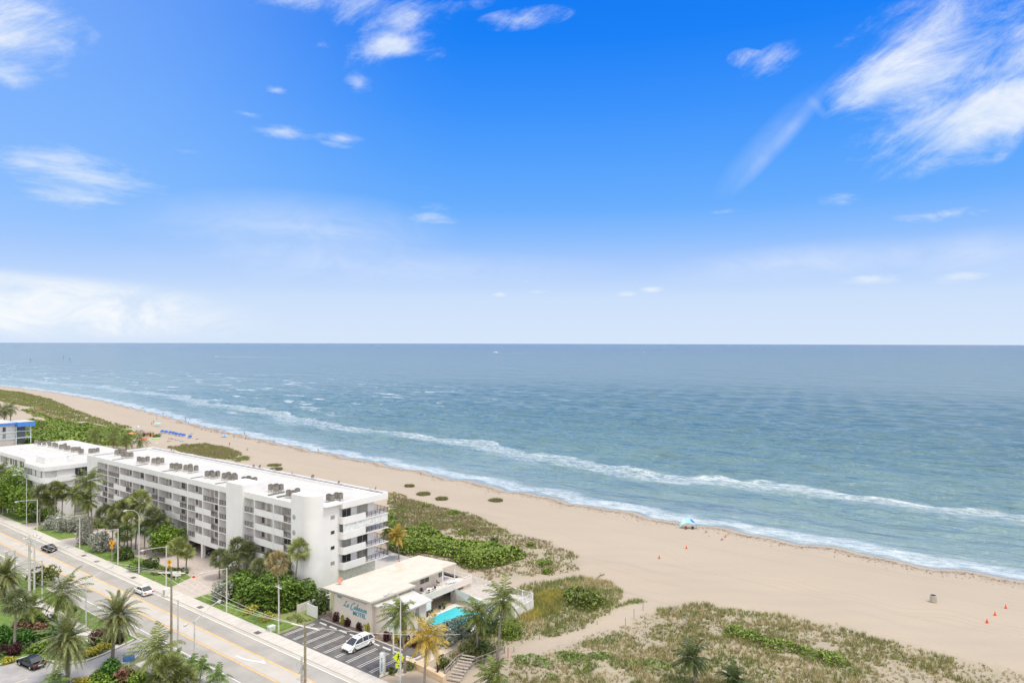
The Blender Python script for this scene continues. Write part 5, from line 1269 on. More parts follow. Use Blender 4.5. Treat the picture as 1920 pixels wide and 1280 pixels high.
# near (west) side of the road
palm_px('date', 'date palm with orange fruit cut by the left edge', (6, 1118), (12, 1078), 4.6, 1, tr=.3)
palm_px('coco', 'windswept coconut palm with thick leaning trunk beside the near pavement', (104, 1168), (117, 1110), 4.9, 2, wind=-.25, tr=.36)
palm_px('date', 'date palm with orange fruit standing over the driveway bend', (212, 1242), (221, 1153), 4.1, 3, tr=.27)
palm_px('date', 'big date palm with orange fruit next to the parked black sedan', (128, 1287), (128, 1197), 4.3, 4, tr=.27)
palm_px('coco', 'drooping coconut palm in front of the wooden utility pole', (262, 1272), (297, 1222), 4.4, 5, wind=.25, mat=fresh_coco, tr=.22)
palm_px('fan', 'bushy fan palm with a pale bare trunk at lower left', (28, 1225), (33, 1128), 2.4, 6, tr=.2)
palm_px('coco', 'dense coconut palm right behind the bushy fan palm at lower left', (60, 1182), (58, 1138), 3.6, 7, wind=-.1, tr=.2)
palm_px('small', 'small young palm left of the pair by the road', (360, 1272), (362, 1243), 2.0, 8, tr=.09)
palm_px('small', 'small young palm right of the pair by the road', (376, 1285), (380, 1250), 2.0, 9, tr=.09)
palm_px('small', 'small young palm at the bottom edge by the near lane', (408, 1300), (410, 1270), 2.0, 10, tr=.09)
palm_px('small', 'young palm at the foot of the wooden utility pole', (330, 1252), (331, 1232), 1.6, 11, tr=.09)
palm_px('fan', 'large bushy fan palm at the bottom edge below the drooping coconut palm', (318, 1310), (318, 1264), 2.9, 12, mat=L_olive)
palm_px('fan', 'fan palm touching the bottom edge left of the small palms', (345, 1312), (347, 1275), 2.2, 13, mat=L_olive)
palm_px('small', 'spiky palm tip at the bottom edge below the big date palm', (107, 1310), (107, 1275), 2.3, 14)
# sea side, in front of the blocks
palm_px('coco', 'tall curved coconut palm at the left end of the long white block', (174, 1023), (169, 900), 4.3, 20, wind=.15, tr=.16)
palm_px('coco', 'shorter coconut palm leaning beside the tall curved one', (170, 1024), (164, 938), 3.4, 21, wind=.1, tr=.15)
palm_px('coco', 'pale coconut palm left of the two curved ones', (141, 985), (141, 925), 3.6, 22, wind=.3, tr=.13)
palm_px('coco', 'dark coconut palm cut by the left edge above the green tree', (2, 960), (4, 882), 4.4, 23, wind=-.2, tr=.2)
palm_px('fan', 'tall yellow green fan palm in front of the open galleries', (255, 1030), (264, 938), 3.0, 24, mat=bright_fan, tr=.16)
FP = [((75, 985), (78, 926), 3.0, 'grey green fan palm leftmost in front of the second block', None), ((93, 985), (93, 934), 2.8, 'round green fan palm low in front of the second block', L_olive), ((117, 985), (118, 922), 2.7, 'fan palm near the glazed end of the second block', None), ((104, 988), (105, 915), 2.3, 'fan palm behind the others near the glazed end of the second block', L_olive),
      ((199, 1020), (199, 964), 2.8, 'fan palm leftmost of the clump before the galleries', None), ((224, 1025), (223, 957), 2.6, 'olive fan palm right of the leftmost one before the galleries', L_olive), ((240, 1030), (239, 950), 2.7, 'fan palm left of the tall yellow green one', L_olive), ((247, 1035), (247, 975), 2.6, 'fan palm below the tall yellow green one', bright_fan), ((232, 1045), (236, 1000), 2.3, 'dark low fan palm behind the amber sign', L_dark), ((212, 1035), (212, 978), 2.4, 'low fan palm in the middle of the clump before the galleries', None),
      ((288, 1035), (288, 966), 2.4, 'grey fan palm standing behind the round headed one', None), ((302, 1035), (300, 981), 2.8, 'round headed grey fan palm beside the bright green tree', None), ((272, 1040), (272, 990), 2.0, 'small dark fan palm left of the bright green tree', L_dark), ((335, 1072), (334, 1024), 2.4, 'bright fan palm in front of the bright green tree', bright_fan), ((350, 1070), (352, 1034), 1.9, 'small fan palm at the edge of the lawn tip', bright_fan),
      ((412, 1085), (414, 1046), 2.4, 'fan palm leftmost of the clump above the dark hedge', None), ((455, 1095), (437, 1058), 2.5, 'front fan palm in the clump above the silver bush', None), ((450, 1085), (447, 1024), 2.3, 'highest fan palm of the clump above the dark hedge', None), ((463, 1085), (466, 1033), 2.5, 'fan palm right of the highest one above the dark hedge', None), ((488, 1105), (488, 1063), 2.3, 'low fan palm in the middle above the dark hedge', None), ((504, 1095), (509, 1047), 2.1, 'fan palm left of the tan headed one', None), ((540, 1108), (545, 1063), 2.2, 'fan palm between the tan headed and the tallest one', None), ((572, 1110), (572, 1081), 2.1, 'low spreading palm at the right end of the dark hedge', L_olive)]
for i, (bp, cp, R, l_, mt_) in enumerate(FP):
    palm_px('fan', l_, bp, cp, R, 40+i, mat=mt_, group='fan palms in front of the white blocks', tr=.15)
palm_px('fan', 'tan headed fan palm on a very tall slim trunk before the dark hedge', (525, 1172), (521, 1054), 2.3, 70, mat=tan_fan, tr=.15)
palm_px('fan', 'tallest yellow green fan palm with leaning trunk by the rounded white corner', (553, 1120), (562, 1030), 2.5, 71, mat=bright_fan, tr=.15)
# round the motel and the beach stair
palm_px('coco', 'windblown coconut palm in front of the motel wing', (761, 1262), (752, 1150), 3.6, 80, wind=.75, tr=.17)
palm_px('coco', 'yellowing coconut palm beside the lime pedestrian sign', (797, 1290), (803, 1192), 3.7, 81, wind=.05, mat=yel_coco, tr=.16)
palm_px('coco', 'shorter windblown coconut palm left of the tallest one by the pool', (896, 1224), (896, 1150), 3.5, 82, wind=.6, tr=.17)
palm_px('coco', 'tallest coconut palm with slanting trunk beside the beach path', (935, 1242), (945, 1124), 4.0, 83, wind=.4, tr=.17)
palm_px('coco', 'coconut palm crown at the bottom edge right of the beach stair', (925, 1300), (928, 1265), 3.1, 84, wind=.4)
palm_px('coco', 'dark coconut palm standing alone in the dunes at the bottom edge', (1306, 1285), (1299, 1232), 3.2, 85, wind=.35, tr=.15, mat=LEAF('dark_coconut_leaf', (.015, .03, .008), (.10, .14, .035)))
palm_px('coco', 'dark palm crown cut by the bottom edge right of the lone dune palm', (1378, 1320), (1377, 1272), 2.7, 86, wind=.3, tr=.15, mat=LEAF('dark_coconut_leaf', (.015, .03, .008), (.10, .14, .035)))
palm_px('coco', 'yellowing coconut palm at the ocean end of the long block', (749, 1052), (745, 1002), 3.0, 87, wind=.1, mat=yel_coco, tr=.13)
palm_px('coco', 'green palm half hidden by the end balconies of the long block', (728, 1040), (730, 995), 2.6, 88, wind=.1, tr=.13, mat=fresh_coco)
for i, (px, py, cy, R, l_) in enumerate(((181, 838, 818, 5.8, 'leftmost windblown palm behind the two white roofs'), (214, 842, 823, 5.8, 'second windblown palm from the left behind the two white roofs'), (238, 845, 828, 5.5, 'third windblown palm from the left behind the two white roofs'), (263, 842, 827, 5.5, 'rightmost windblown palm behind the two white roofs'))):
    palm_px('coco', l_, (px, py), (px-1, cy-3), R, 90+i, wind=.5, group='windblown palms behind the white roofs', tr=.22, mat=L_olive if i == 1 else None)
for i, (px, py, cy, l_) in enumerate(((20, 800, 765, 'rightmost palm of the distant grove above the blue roofed hotel'), (9, 800, 769, 'middle palm of the distant grove above the blue roofed hotel'), (-4, 800, 772, 'palm at the left edge above the blue roofed hotel'))):
    palm_px('coco', l_, (px, py), (px, cy), 5.8, 95+i, wind=.3, mat=L_olive, tr=.25)
def tree(label, bpx, cpx, rx, rz_, mat, n, leaf, lumps=11, seed=1, tr=.16, name='broadleaf_tree'):
    g = G(*bpx); ir = g.x*.794+g.y*.608; hy = 641.3+4.7*cpx[0]/1920; X = ir*(cpx[0]-960)/FPX
    c_ = Vector((.608*X+.794*ir, -.794*X+.608*ir, HCAM-(cpx[1]-hy)*ir/FPX)); t_ = thing(name, label, 'tree', g)
    rel = c_-g; me = bush_mesh('crown', rx, rx, rz_*2, mat, n, leaf, lumps, seed); link('crown', me, t_, rel-Vector((0, 0, rz_)))
    b = MB(); b.tube([(0, 0, -.1), (rel.x*.4, rel.y*.4, rel.z*.5), (rel.x, rel.y, rel.z)], [tr, tr*.7, tr*.4], 7)
    for k in range(5):
        a = k*1.26; b.tube([(rel.x*.5, rel.y*.5, rel.z*.55), (rel.x+rx*.5*math.cos(a), rel.y+rx*.5*math.sin(a), rel.z+rz_*.2)], [tr*.5, tr*.2], 5)
    b.build('trunk', TRUNK('bark', (.16, .13, .10)), t_)
tree('bright green dense tree at the left beside the second block', (24, 965), (24, 915), 5.2, 4.6, L_green, 3800, .42, 14, 3)
tree('green tree with lighter crown right of the one at the left edge', (52, 972), (50, 935), 4.2, 3.4, L_green, 2400, .4, 11, 4)
tree('dark green tree behind the bright one by the far left sign', (5, 955), (6, 918), 4.5, 4.2, L_dark, 2200, .42, 11, 14)
tree('bright green round tree among the fan palms before the galleries', (312, 1040), (316, 1006), 4.0, 2.6, L_green, 3600, .36, 13, 5)
tree('flat topped green tree beside the near pavement lamp', (86, 1098), (84, 1076), 2.9, 1.3, L_olive, 1500, .3, 9, 6)
tree('thin leafed dark tree at the motel corner behind the white fence', (600, 1148), (604, 1127), 2.0, 1.9, L_dark, 1300, .24, 9, 7)
tree('olive tree behind the second block roof beside the blue roofed hotel', (4, 850), (-2, 800), 4, 3, L_olive, 900, .45, 9, 8) if False else None
# shrubs
def bpx(label, px, py, r_, h, mat, n, leaf, cat='bush', name='shrub', group=None, ry=None, lumps=8):
    g = G(px, py); return bush(name, label, cat, (g.x, g.y, .1 if g.z > -.3 and g.x < 84 else g.z), r_, ry or r_, h, mat, n, leaf, lumps, group)
gs = 'silver buttonwood bushes along the lawn'
for i, (px, py, r_, h, l_) in enumerate(((100, 991, 2.6, 3.4, 'leftmost silver bush between lawn and second driveway'), (122, 996, 2.6, 3.6, 'second silver bush from the left'), (141, 998, 2.6, 3.8, 'third silver bush from the left'), (158, 992, 2.3, 3.2, 'fourth silver bush from the left, behind the lamp'), (173, 1018, 3.0, 4.2, 'large silver bush at the foot of the curved coconut palms'), (193, 1034, 2.7, 4.2, 'silver bush just left of the amber diamond sign'))):
    bpx(l_, px, py, r_, h, L_silver, 1500, .26, group=gs)
bpx('silver grey bush at the left end of the dark hedge', 418, 1128, 2.1, 3.6, L_silver, 1500, .24)
bpx('green bush under the fan palms behind the lamp', 232, 1050, 2.4, 2.6, L_dark, 1300, .28); bpx('low green hedge bush beside the driveway path', 262, 1068, 2.2, 1.8, L_green, 1100, .26); bpx('green bush right of the tall slim lamp', 284, 1066, 2.2, 1.9, L_dark, 1100, .26)
bpx('dark green bush at the lawn tip beside the small fan palms', 330, 1078, 2.2, 1.6, L_dark, 1000, .26); bpx('brownish bush behind the half hidden amber sign', 300, 1077, 1.6, 1.7, L_olive, 700, .24); bpx('green undergrowth bush beneath the left fan palms', 90, 972, 3.0, 2.8, L_green, 1400, .3); bpx('bright green bush by the white wall at the block corner', 182, 990, 2.0, 1.8, L_sea, 700, .28); bpx('dark bush under the round green fan palm', 70, 978, 2.4, 2.4, L_dark, 900, .3)
# dark hedge of sea grape before the long block, mass of one plant kind
P = [(68.3, 120), (67.6, 117), (67.6, 110), (68.6, 105.5), (70.6, 102.4), (74, 101.9), (78, 102.0), (78.6, 104.4), (77, 107), (77, 118), (74, 121)]
tag(link('hedge', thicket_mesh('hedge', P, 4.4, LEAF('hedge_leaf', (.035, .08, .01), (.20, .32, .05)), 85, .38, 2.0, .7, seed=21, base=.1, roughe=.6)), 'tall dark green hedge along the front of the long block beside the lawn', 'hedge')
for i, (px, py, r_, l_) in enumerate(((472, 1150, 1.4, 'left yellow green low bush on the lawn before the hedge'), (502, 1163, 1.6, 'right yellow green low bush on the lawn before the hedge'), (455, 1138, 1.0, 'tan little bush on the lawn left of the yellow green ones'))):
    bpx(l_, px, py, r_, 1.3, L_yel if i < 2 else L_olive, 600, .2, group='low bushes on the lawn')
# beds at the motel
gb_ = 'maroon and yellow croton bushes in front of the motel'
for i, (x, y, r_, h, mt_, l_) in enumerate(((74.0, 93.0, .9, 1.5, L_red, 'maroon bush at the left end of the motel wall'), (74.1, 91.4, .6, 1.4, L_yel, 'yellow green bush left under the motel lettering'), (74.0, 90.0, .9, 1.5, L_red, 'second maroon bush from the left under the motel lettering'), (74.0, 87.2, .8, 1.3, L_red, 'third maroon bush, behind the rear of the minivan'), (74.1, 85.5, .8, 1.5, L_yel, 'tall yellow green bush right behind the minivan'),
     (74.0, 80.6, .8, 1.6, L_red, 'maroon bush left of the motel sign post'), (74.2, 79.2, .6, 1.3, L_yel, 'yellow green bush right behind the motel sign post'), (74.3, 77.4, 1.1, 1.6, L_red, 'large maroon bush right of the motel sign post'), (75.2, 75.6, .9, 1.3, L_red, 'maroon bush behind the windblown palm trunk'))):
    bush('croton_bush', l_, 'bush', (x, y, .18), r_, r_, h, mt_, 650, .17, 7, gb_)
for (px, py, r_, h, mt_, n, l_) in ((865, 1195, 3.2, 3.0, L_blue, 2400, 'large grey green bush between the pool and the stair'), (838, 1205, 2.4, 2.6, L_silver, 1600, 'silvery bush below the left end of the pool'), (905, 1190, 2.6, 2.8, L_dark, 1600, 'dark bush at the foot of the shorter windblown palm'), (925, 1172, 2.4, 2.4, L_blue, 1400, 'blue grey bush behind the trunk of the tallest palm'), (955, 1190, 2.8, 2.8, L_sea, 2200, 'round bright green bush right of the tallest palm'), (880, 1228, 2.4, 2.0, L_olive, 1300, 'olive scrub beside the stair handrail'), (905, 1225, 1.8, 1.6, L_dark, 900, 'dark scrub right below the shorter windblown palm'), (838, 1248, 1.6, 1.2, L_olive, 800, 'fuzzy low shrub beside the yellow palm and stair'),
                             (770, 1252, 1.2, .9, L_olive, 500, 'small tussock left of the sandy wall'), (735, 1262, .8, .6, L_olive, 300, 'small dry tussock by the white column')):
    bpx(l_, px, py, r_, h, mt_, n, .2)
# near garden, lower left
G0 = [(20, 1228, 1.6, 1.5, L_red, 'maroon plant patch at the left edge beside the kerb'), (18, 1243, .8, .7, L_yel, 'little yellow bush at the kerb left of the black sedan'), (2, 1205, 2, 2.4, L_banana, 'broad leafed green plant at the left edge'), (48, 1205, 2.2, 2.3, L_banana, 'broad leafed green plant behind the black sedan'), (70, 1195, 2.0, 1.9, L_pink, 'pinkish bromeliad patch behind the black sedan'), (40, 1190, 1.8, 2.2, L_pink, 'pink leafed shrub beside the pale trunk'), (85, 1178, 2.0, 2.2, L_dark, 'dark green shrub below the thick leaning palm'), (76, 1222, 1.4, 1.4, L_green, 'green shrub close behind the black sedan'), (95, 1195, 1.8, 1.8, L_banana, 'green broad leafed shrub left of the big date palm'),
      (150, 1232, 1.2, .9, L_yel, 'yellow shrub on the kerb, first right of the big date palm'), (165, 1229, 1.2, .9, L_yel, 'yellow shrub on the kerb, second right of the big date palm'), (180, 1224, 1.2, .9, L_yel, 'yellow shrub on the kerb, third right of the big date palm'), (195, 1217, 1.1, .9, L_yel, 'yellow shrub on the kerb, fourth right of the big date palm'), (183, 1206, 1.3, 1.7, L_red, 'spiky maroon shrub left of the driveway date palm'), (204, 1205, 1.4, 1.1, L_dark, 'dark low shrub behind the driveway date palm trunk'), (222, 1204, 1.3, 1.1, LEAF('dark_maroon_leaf', (.03, .015, .015), (.10, .06, .05)), 'dark maroon mound right of the driveway date palm trunk'), (190, 1193, .9, 1.0, L_pink, 'pale rosette plant beside the spiky maroon shrub'),
      (208, 1268, 1.6, 2.3, L_banana, 'bright green broad leafed shrub below the driveway'), (185, 1278, 1.7, 1.4, L_green, 'green shrub at the bottom edge left of the broad leafed one'), (235, 1276, 1.6, 1.3, L_pink, 'reddish shrub at the bottom edge below the blue sign'), (160, 1282, 1.6, 1.0, L_yel, 'yellow green shrub at the bottom edge'), (258, 1285, 1.6, 1.6, L_green, 'green shrub at the bottom edge below the drooping palm'), (138, 1146, .8, .7, L_blue, 'small blue grey agave on the near lawn')]
for (px, py, r_, h, mt_, l_) in G0: bpx(l_, px, py, r_, h, mt_, int(500+500*r_), .3 if mt_ in (L_banana, L_pink) else .2, name='garden_shrub', group=None)
thk = lambda P, h, mat, lab, dens=16, leaf=.32, **k: stuff(link('ground_cover', thicket_mesh('ground_cover', P, h, mat, dens, leaf, **k)), lab, 'ground cover')
thk(rect(68.8, 72.4, 96.3, 101.3), .7, L_olive, 'scrubby planting between the lawn and the white fence', 14, .28, base=.05)
x0 = [(28, 130), (44, 130), (44.5, 112.8), (40.5, 112.8), (38.6, 119), (34, 119.5), (28, 116)]
thk(x0, .9, L_dark, 'dark mixed planting filling the near garden behind the black sedan', 14, .34, base=.05)
thk([(38.8, 103.9), (45, 104.6), (46, 103.2), (46, 98), (38, 96), (30, 90), (30, 97)], .8, L_green, 'green planting below the lower driveway', 16, .3, base=.05)
thk(rect(75, 95, 97.2, 99.6), .8, L_dark, 'dark narrow planting strip between the motel and the long block', 12, .3, base=.05)
thk([(90, 392), (90, 470), (140, 470), (150, 400), (121, 392)], 2.0, L_olive, 'distant scrub behind the blue roofed hotel', 2.5, .9, lump=7, edge=6)
thk(rect(-150, 44, 150, 520), 3.5, L_green, 'trees and scrub filling the far land side of the road', .7, 1.6, lump=14, edge=8, base=.05)
thk(rect(66, 92, 262, 360), 3.6, L_green, 'dense greenery beyond the second white block', 4, .8, lump=9, edge=5, base=.05)
# ================================================================ DUNES
TH = poly([(712, 1000), (745, 1003), (775, 998), (815, 996), (840, 1008), (863, 1019), (890, 1022), (920, 1021), (960, 1030), (996, 1042), (985, 1050), (950, 1060), (920, 1068), (890, 1070), (860, 1066), (845, 1050), (800, 1040), (760, 1045), (725, 1032)])
thk(TH, 2.4, L_sea, 'dense bright green sea grape thicket behind the motel', 26, .42, lump=3.0)
thk(Z_FAR2, 2.2, L_sea, 'broad green thicket beyond the second white block', 4.0, .95, lump=8, edge=4)
for (P, l_) in (([(720, 965), (742, 960), (750, 985), (735, 1000), (712, 1000)], 'green scrub beside the end balconies of the long block'),):
    thk(poly(P), 2.0, L_sea, l_, 18, .36)
thk(poly([(1045, 1118), (1060, 1108), (1090, 1106), (1118, 1112), (1140, 1122), (1150, 1136), (1138, 1146), (1105, 1150), (1075, 1146), (1050, 1135)]), 1.9, LEAF('mottled_grape_leaf', (.04, .07, .01), (.22, .27, .05)), 'round mottled sea grape clump beside the sandy path', 26, .36)
thk(poly([(1345, 1182), (1370, 1178), (1400, 1182), (1430, 1192), (1448, 1205), (1470, 1205), (1500, 1212), (1530, 1222), (1570, 1230), (1600, 1240), (1603, 1250), (1585, 1255), (1545, 1248), (1515, 1238), (1490, 1228), (1455, 1225), (1420, 1215), (1385, 1202), (1355, 1192)]), 1.3, L_sea, 'long winding bright green shrub band in the right hand dunes', 30, .28, lump=1.8, edge=1.0, roughe=.8)
for (P, l_, mt_) in (([(955, 1228), (1000, 1224), (1030, 1232), (1050, 1250), (1035, 1258), (1000, 1252), (965, 1250)], 'green creeping patch right of the beach stair', L_lime), ([(1030, 1222), (1070, 1217), (1100, 1225), (1110, 1238), (1080, 1250), (1055, 1243), (1035, 1232)], 'green creeping patch in the dunes above the stair palm', L_lime), ([(1100, 1222), (1140, 1218), (1160, 1232), (1130, 1243), (1105, 1236)], 'green creeping patch left of the lone dune palm', L_lime), ([(1180, 1238), (1230, 1230), (1275, 1248), (1250, 1262), (1195, 1258), (1170, 1248)], 'green creeping patch just left of the lone dune palm', L_lime),
                     ([(1010, 1262), (1040, 1258), (1060, 1275), (1030, 1282)], 'green creeping patch at the bottom edge of the dunes', L_lime)):
    thk(poly(P), .55, mt_, l_, 22, .24, lump=1.5, edge=.8, roughe=.9)
DB = [(850, 961, 1.9, .9, 'bright green mound at the upper dune edge'), (799, 983, 1.9, .9, 'bright green mound left in the northern dunes'), (855, 985, .9, .6, 'tiny green mound in the northern dunes'), (870, 999, 1.5, .7, 'flat green mound above the thicket'), (888, 994, 1.0, .5, 'small dark green mound above the thicket'), (995, 1022, 1.2, .9, 'small green mound alone on pale sand'), (1025, 1056, 2.3, 1.1, 'large rounded green mound on pale sand'), (1028, 1071, 1.6, .8, 'olive mound just below the large rounded one'), (800, 947, 1.3, .6, 'small green mound near the top of the dunes'), (925, 1016, 1.2, 1.4, 'dark twiggy bush at the thicket edge')]
for (px, py, r_, h, l_) in DB: bpx(l_, px, py+2, r_, h, L_sea if 'dark' not in l_ else L_dark, 800, .2, name='dune_shrub', group='green mounds in the northern dunes')
for i, (px, py, r_, l_) in enumerate(((768, 911, 1.8, 'first small dune tuft right of the long roof'), (795, 926, 2.4, 'second small dune tuft right of the long roof'), (829, 935, 2.1, 'third small dune tuft right of the long roof'), (930, 938, 2.4, 'lone dune tuft in the middle of the beach'), (515, 872, 3.0, 'pair of dune tufts above the long roof, upper one'), (519, 879, 2.6, 'pair of dune tufts above the long roof, lower one'))):
    g = G(px, py+1); a = rng.uniform(0, 2*PI, 260); q = np.sqrt(rng.uniform(0, 1, 260))*r_*.85
    Cc = np.stack([np.cos(a)*q, np.sin(a)*q, np.zeros(260)], 1); V, F = blades(Cc, .75, .05, .5, 6, .2)
    o = tag(link('grass_tuft', npmesh('grass_tuft', V, F, LEAF('tuft_leaf', (.10, .11, .04), (.34, .33, .14))), None, g), l_, 'grass tuft', 'lone grass tufts on the beach')
m_tan = LEAF('dry_grass', (.30, .25, .11), (.68, .58, .30), .2); m_olg = LEAF('olive_grass', (.14, .15, .05), (.42, .42, .15), .2); m_grn = LEAF('green_grass', (.09, .14, .03), (.30, .38, .09), .2); m_brn = LEAF('brown_grass', (.20, .16, .08), (.46, .39, .22), .2); m_yg = LEAF('yellow_grass', (.35, .32, .06), (.72, .62, .14), .15)
def grass(P, dens, h, lab, mats=(0, 1, 2), cover=.5, seed=1, w=.035, per=7, patch=3.0, edge=2.0, excl=()):
    x, y = sample(P, dens); e = edge_dist(x, y, P)
    n1_ = fbm(x, y, patch, seed, 3); n2_ = fbm(x, y, patch*3.5, seed+4, 3)
    k = (n1_*.6+n2_*.4 + np.clip(e/edge, 0, 1)*.25 - .25) > (1-cover)*.75
    for Q in excl: k &= ~inpoly(x, y, Q)
    x, y = x[k], y[k]; Cc = np.stack([x, y, zg(x, y)], 1); hh = h*(.6+.8*vnoise(x, y, 2.5, seed+8))
    V, F = blades(Cc, hh, w, .45, per, .22)
    q = fbm(x, y, 7, seed+20, 3)+rng.normal(0, .07, len(x)); qq = np.searchsorted(np.quantile(q, [.4, .75]), q)
    mi = np.repeat(qq, per); ms = [(m_tan, m_olg, m_grn, m_brn, m_yg)[i] for i in mats]
    stuff(link('dune_grass', npmesh('dune_grass', V, F, ms, mi)), lab, 'dune grass')
PATH = poly([(930, 1243), (985, 1216), (1060, 1193), (1130, 1172), (1180, 1148), (1215, 1128), (1250, 1130), (1215, 1150), (1180, 1170), (1120, 1186), (1060, 1203), (1010, 1220), (960, 1238)])
LAWNY = poly([(958, 1130), (985, 1118), (1030, 1110), (1060, 1108), (1062, 1130), (1050, 1146), (1020, 1158), (985, 1168), (955, 1155)])
grass(Z_SOUTH, 6.5, .62, 'olive and tan dune grass covering the near right hand dunes', (1, 0, 2), .44, 1, patch=4.5, excl=(PATH,))
grass(Z_SOUTH, 2.5, .35, 'low brown runners between the grass of the right hand dunes', (0, 3, 1), .5, 31, excl=(PATH,))
grass(Z_MID, 7, .75, 'tall mixed dune grass between the motel and the sandy path', (1, 2, 0), .70, 2, excl=(PATH,))
grass(LAWNY, 12, .85, 'bright yellow grass patch beside the white sun deck', (4, 4, 1), 1.0, 3, per=8)
NN = poly([(728, 940), (765, 935), (826, 950), (880, 962), (930, 982), (960, 1000), (900, 1005), (850, 992), (800, 995), (730, 1000)])
grass(NN, 6, .5, 'tan and olive dune grass behind the long block', (1, 3, 2), .75, 4, w=.045)
grass(Z_NORTH, 4, .5, 'sparse brown dune grass on pale sand in the northern dunes', (3, 3, 1), .47, 5, w=.045, patch=2.2)
grass(Z_CORN, 6, .5, 'dry grass patch beside the balcony corner of the long block', (3, 1, 0), .75, 6, w=.05)
grass(Z_FAR, .9, .8, 'long strip of dune grass along the far beach', (1, 2, 1), .80, 7, w=.14, per=7, patch=9, edge=4)
grass(Z_OVAL, 3.2, .8, 'oval island of dune grass on the beach behind the long block', (1, 3, 1), .95, 8, w=.09, patch=6)
grass(Z_OV2, 2.5, .7, 'small green trailing grass patch next to the oval island', (2, 1, 2), .6, 9, w=.09, patch=4)
grass(poly([(40, 770), (75, 762), (100, 776), (150, 793), (230, 806), (262, 812), (200, 806), (120, 795), (60, 780)]), .8, .8, 'thin dune grass beside the far sandy track', (3, 1, 0), .6, 10, w=.14, patch=7)
# seaweed scraps along the wrack line
yy = rng.uniform(-30, 420, 5200); xx = shore(yy)-rng.gamma(3.0, 1.1, 5200)-3.0; V, F = leafquads(np.stack([xx, yy, zg(xx, yy)+.03], 1), rng.uniform(.08, .30, 5200), 3.0, 2.0)
stuff(link('seaweed', npmesh('seaweed', V, F, LEAF('seaweed_brown', (.05, .03, .015), (.20, .13, .07), 0))), 'brown line of dried seaweed scraps along the water edge', 'seaweed')
# ================================================================ BEACH LIFE
SK = M('skin', (.45, .27, .19), .6); 
def skin_body(name, J, E_, R):
    me = bpy.data.meshes.new(name); me.from_pydata(J, E_, []); o = bpy.data.objects.new(name, me); COL.objects.link(o)
    md = o.modifiers.new('s', 'SKIN'); sd_ = o.modifiers.new('u', 'SUBSURF'); sd_.levels = 1; sd_.render_levels = 1
    for i, v in enumerate(me.skin_vertices[0].data): v.radius = (R[i], R[i]); v.use_root = (i == 0)
    bpy.context.view_layer.update(); m2 = bpy.data.meshes.new_from_object(o.evaluated_get(bpy.context.evaluated_depsgraph_get())); bpy.data.objects.remove(o); m2.materials.clear(); m2.materials.append(SK); return m2
# standing: pelvis, waist, chest, neck, head, head top, legs, arms
JS = [(0, 0, .95), (0, 0, 1.12), (0, .01, 1.36), (0, 0, 1.50), (0, .02, 1.62), (0, .02, 1.72), (.10, 0, .90), (.12, .04, .50), (.13, -.05, .08), (.13, .10, .04), (-.10, 0, .90), (-.12, -.06, .50), (-.13, -.16, .08), (-.13, -.02, .04),
      (.20, 0, 1.42), (.27, -.02, 1.16), (.28, .10, .92), (.28, .14, .82), (-.20, 0, 1.42), (-.27, -.02, 1.16), (-.28, .06, .90), (-.28, .10, .80)]
ES = [(0, 1), (1, 2), (2, 3), (3, 4), (4, 5), (0, 6), (6, 7), (7, 8), (8, 9), (0, 10), (10, 11), (11, 12), (12, 13), (2, 14), (14, 15), (15, 16), (16, 17), (2, 18), (18, 19), (19, 20), (20, 21)]
RS = [.14, .12, .15, .055, .095, .07, .095, .065, .04, .035, .095, .065, .04, .035, .06, .045, .032, .03, .06, .045, .032, .03]
JT = [(0, 0, .22), (0, -.08, .42), (0, -.14, .64), (0, -.12, .76), (0, -.08, .88), (0, -.07, .97), (.10, .08, .20), (.14, .42, .42), (.16, .72, .10), (.16, .86, .12), (-.10, .08, .20), (-.14, .46, .36), (-.15, .82, .08), (-.15, .95, .12),
      (.20, -.14, .68), (.28, -.02, .46), (.20, .22, .38), (.18, .30, .40), (-.20, -.14, .68), (-.28, -.16, .42), (-.30, -.24, .16), (-.30, -.28, .08)]
me_stand = skin_body('person', JS, ES, RS); me_sit = skin_body('person', JT, ES, RS)
def clothing(sit, col):
    b = MB()
    if sit: b.tube([(0, .04, .18), (0, -.07, .40), (0, -.14, .62), (0, -.14, .70)], [.17, .15, .18, .12], 10)
    else: b.tube([(0, 0, .80), (0, 0, .96), (0, 0, 1.12), (0, .01, 1.36), (0, 0, 1.45)], [.18, .17, .145, .18, .11], 10)
    return b.mesh('clothing', col)
CC = {n_: M('cloth_'+n_, c_, .8) for n_, c_ in (('red', (.45, .05, .05)), ('dark', (.04, .045, .06)), ('white', (.7, .7, .7)), ('blue', (.06, .15, .42)), ('teal', (.05, .22, .24)), ('brown', (.2, .12, .08)))}
hairM = M('dark_hair', (.05, .035, .025), .7); CLM = {(s_, n_): clothing(s_, m_) for s_ in (0, 1) for n_, m_ in CC.items()}
hs = MB().lathe([(.03, -.06), (.105, 0), (.11, .06), (.07, .115), (.01, .13)], (0, -.005, 1.66), 10).mesh('hair', hairM, True); ht = MB().lathe([(.03, -.06), (.105, 0), (.11, .06), (.07, .115), (.01, .13)], (0, -.10, .90), 10).mesh('hair', hairM, True)
def person(x, y, z, sit, col, label, rz=0, group='people scattered on the beach'):
    o = tag(link('person', me_sit if sit else me_stand, None, (x, y, z), rz), label, 'person', group)
    link('clothing', CLM[(1 if sit else 0, col)], o); link('hair', ht if sit else hs, o)
def ppx(px, py, sit, col, label, rz=0.): g = G(px, py); person(g.x, g.y, g.z, sit, col, label, rz)
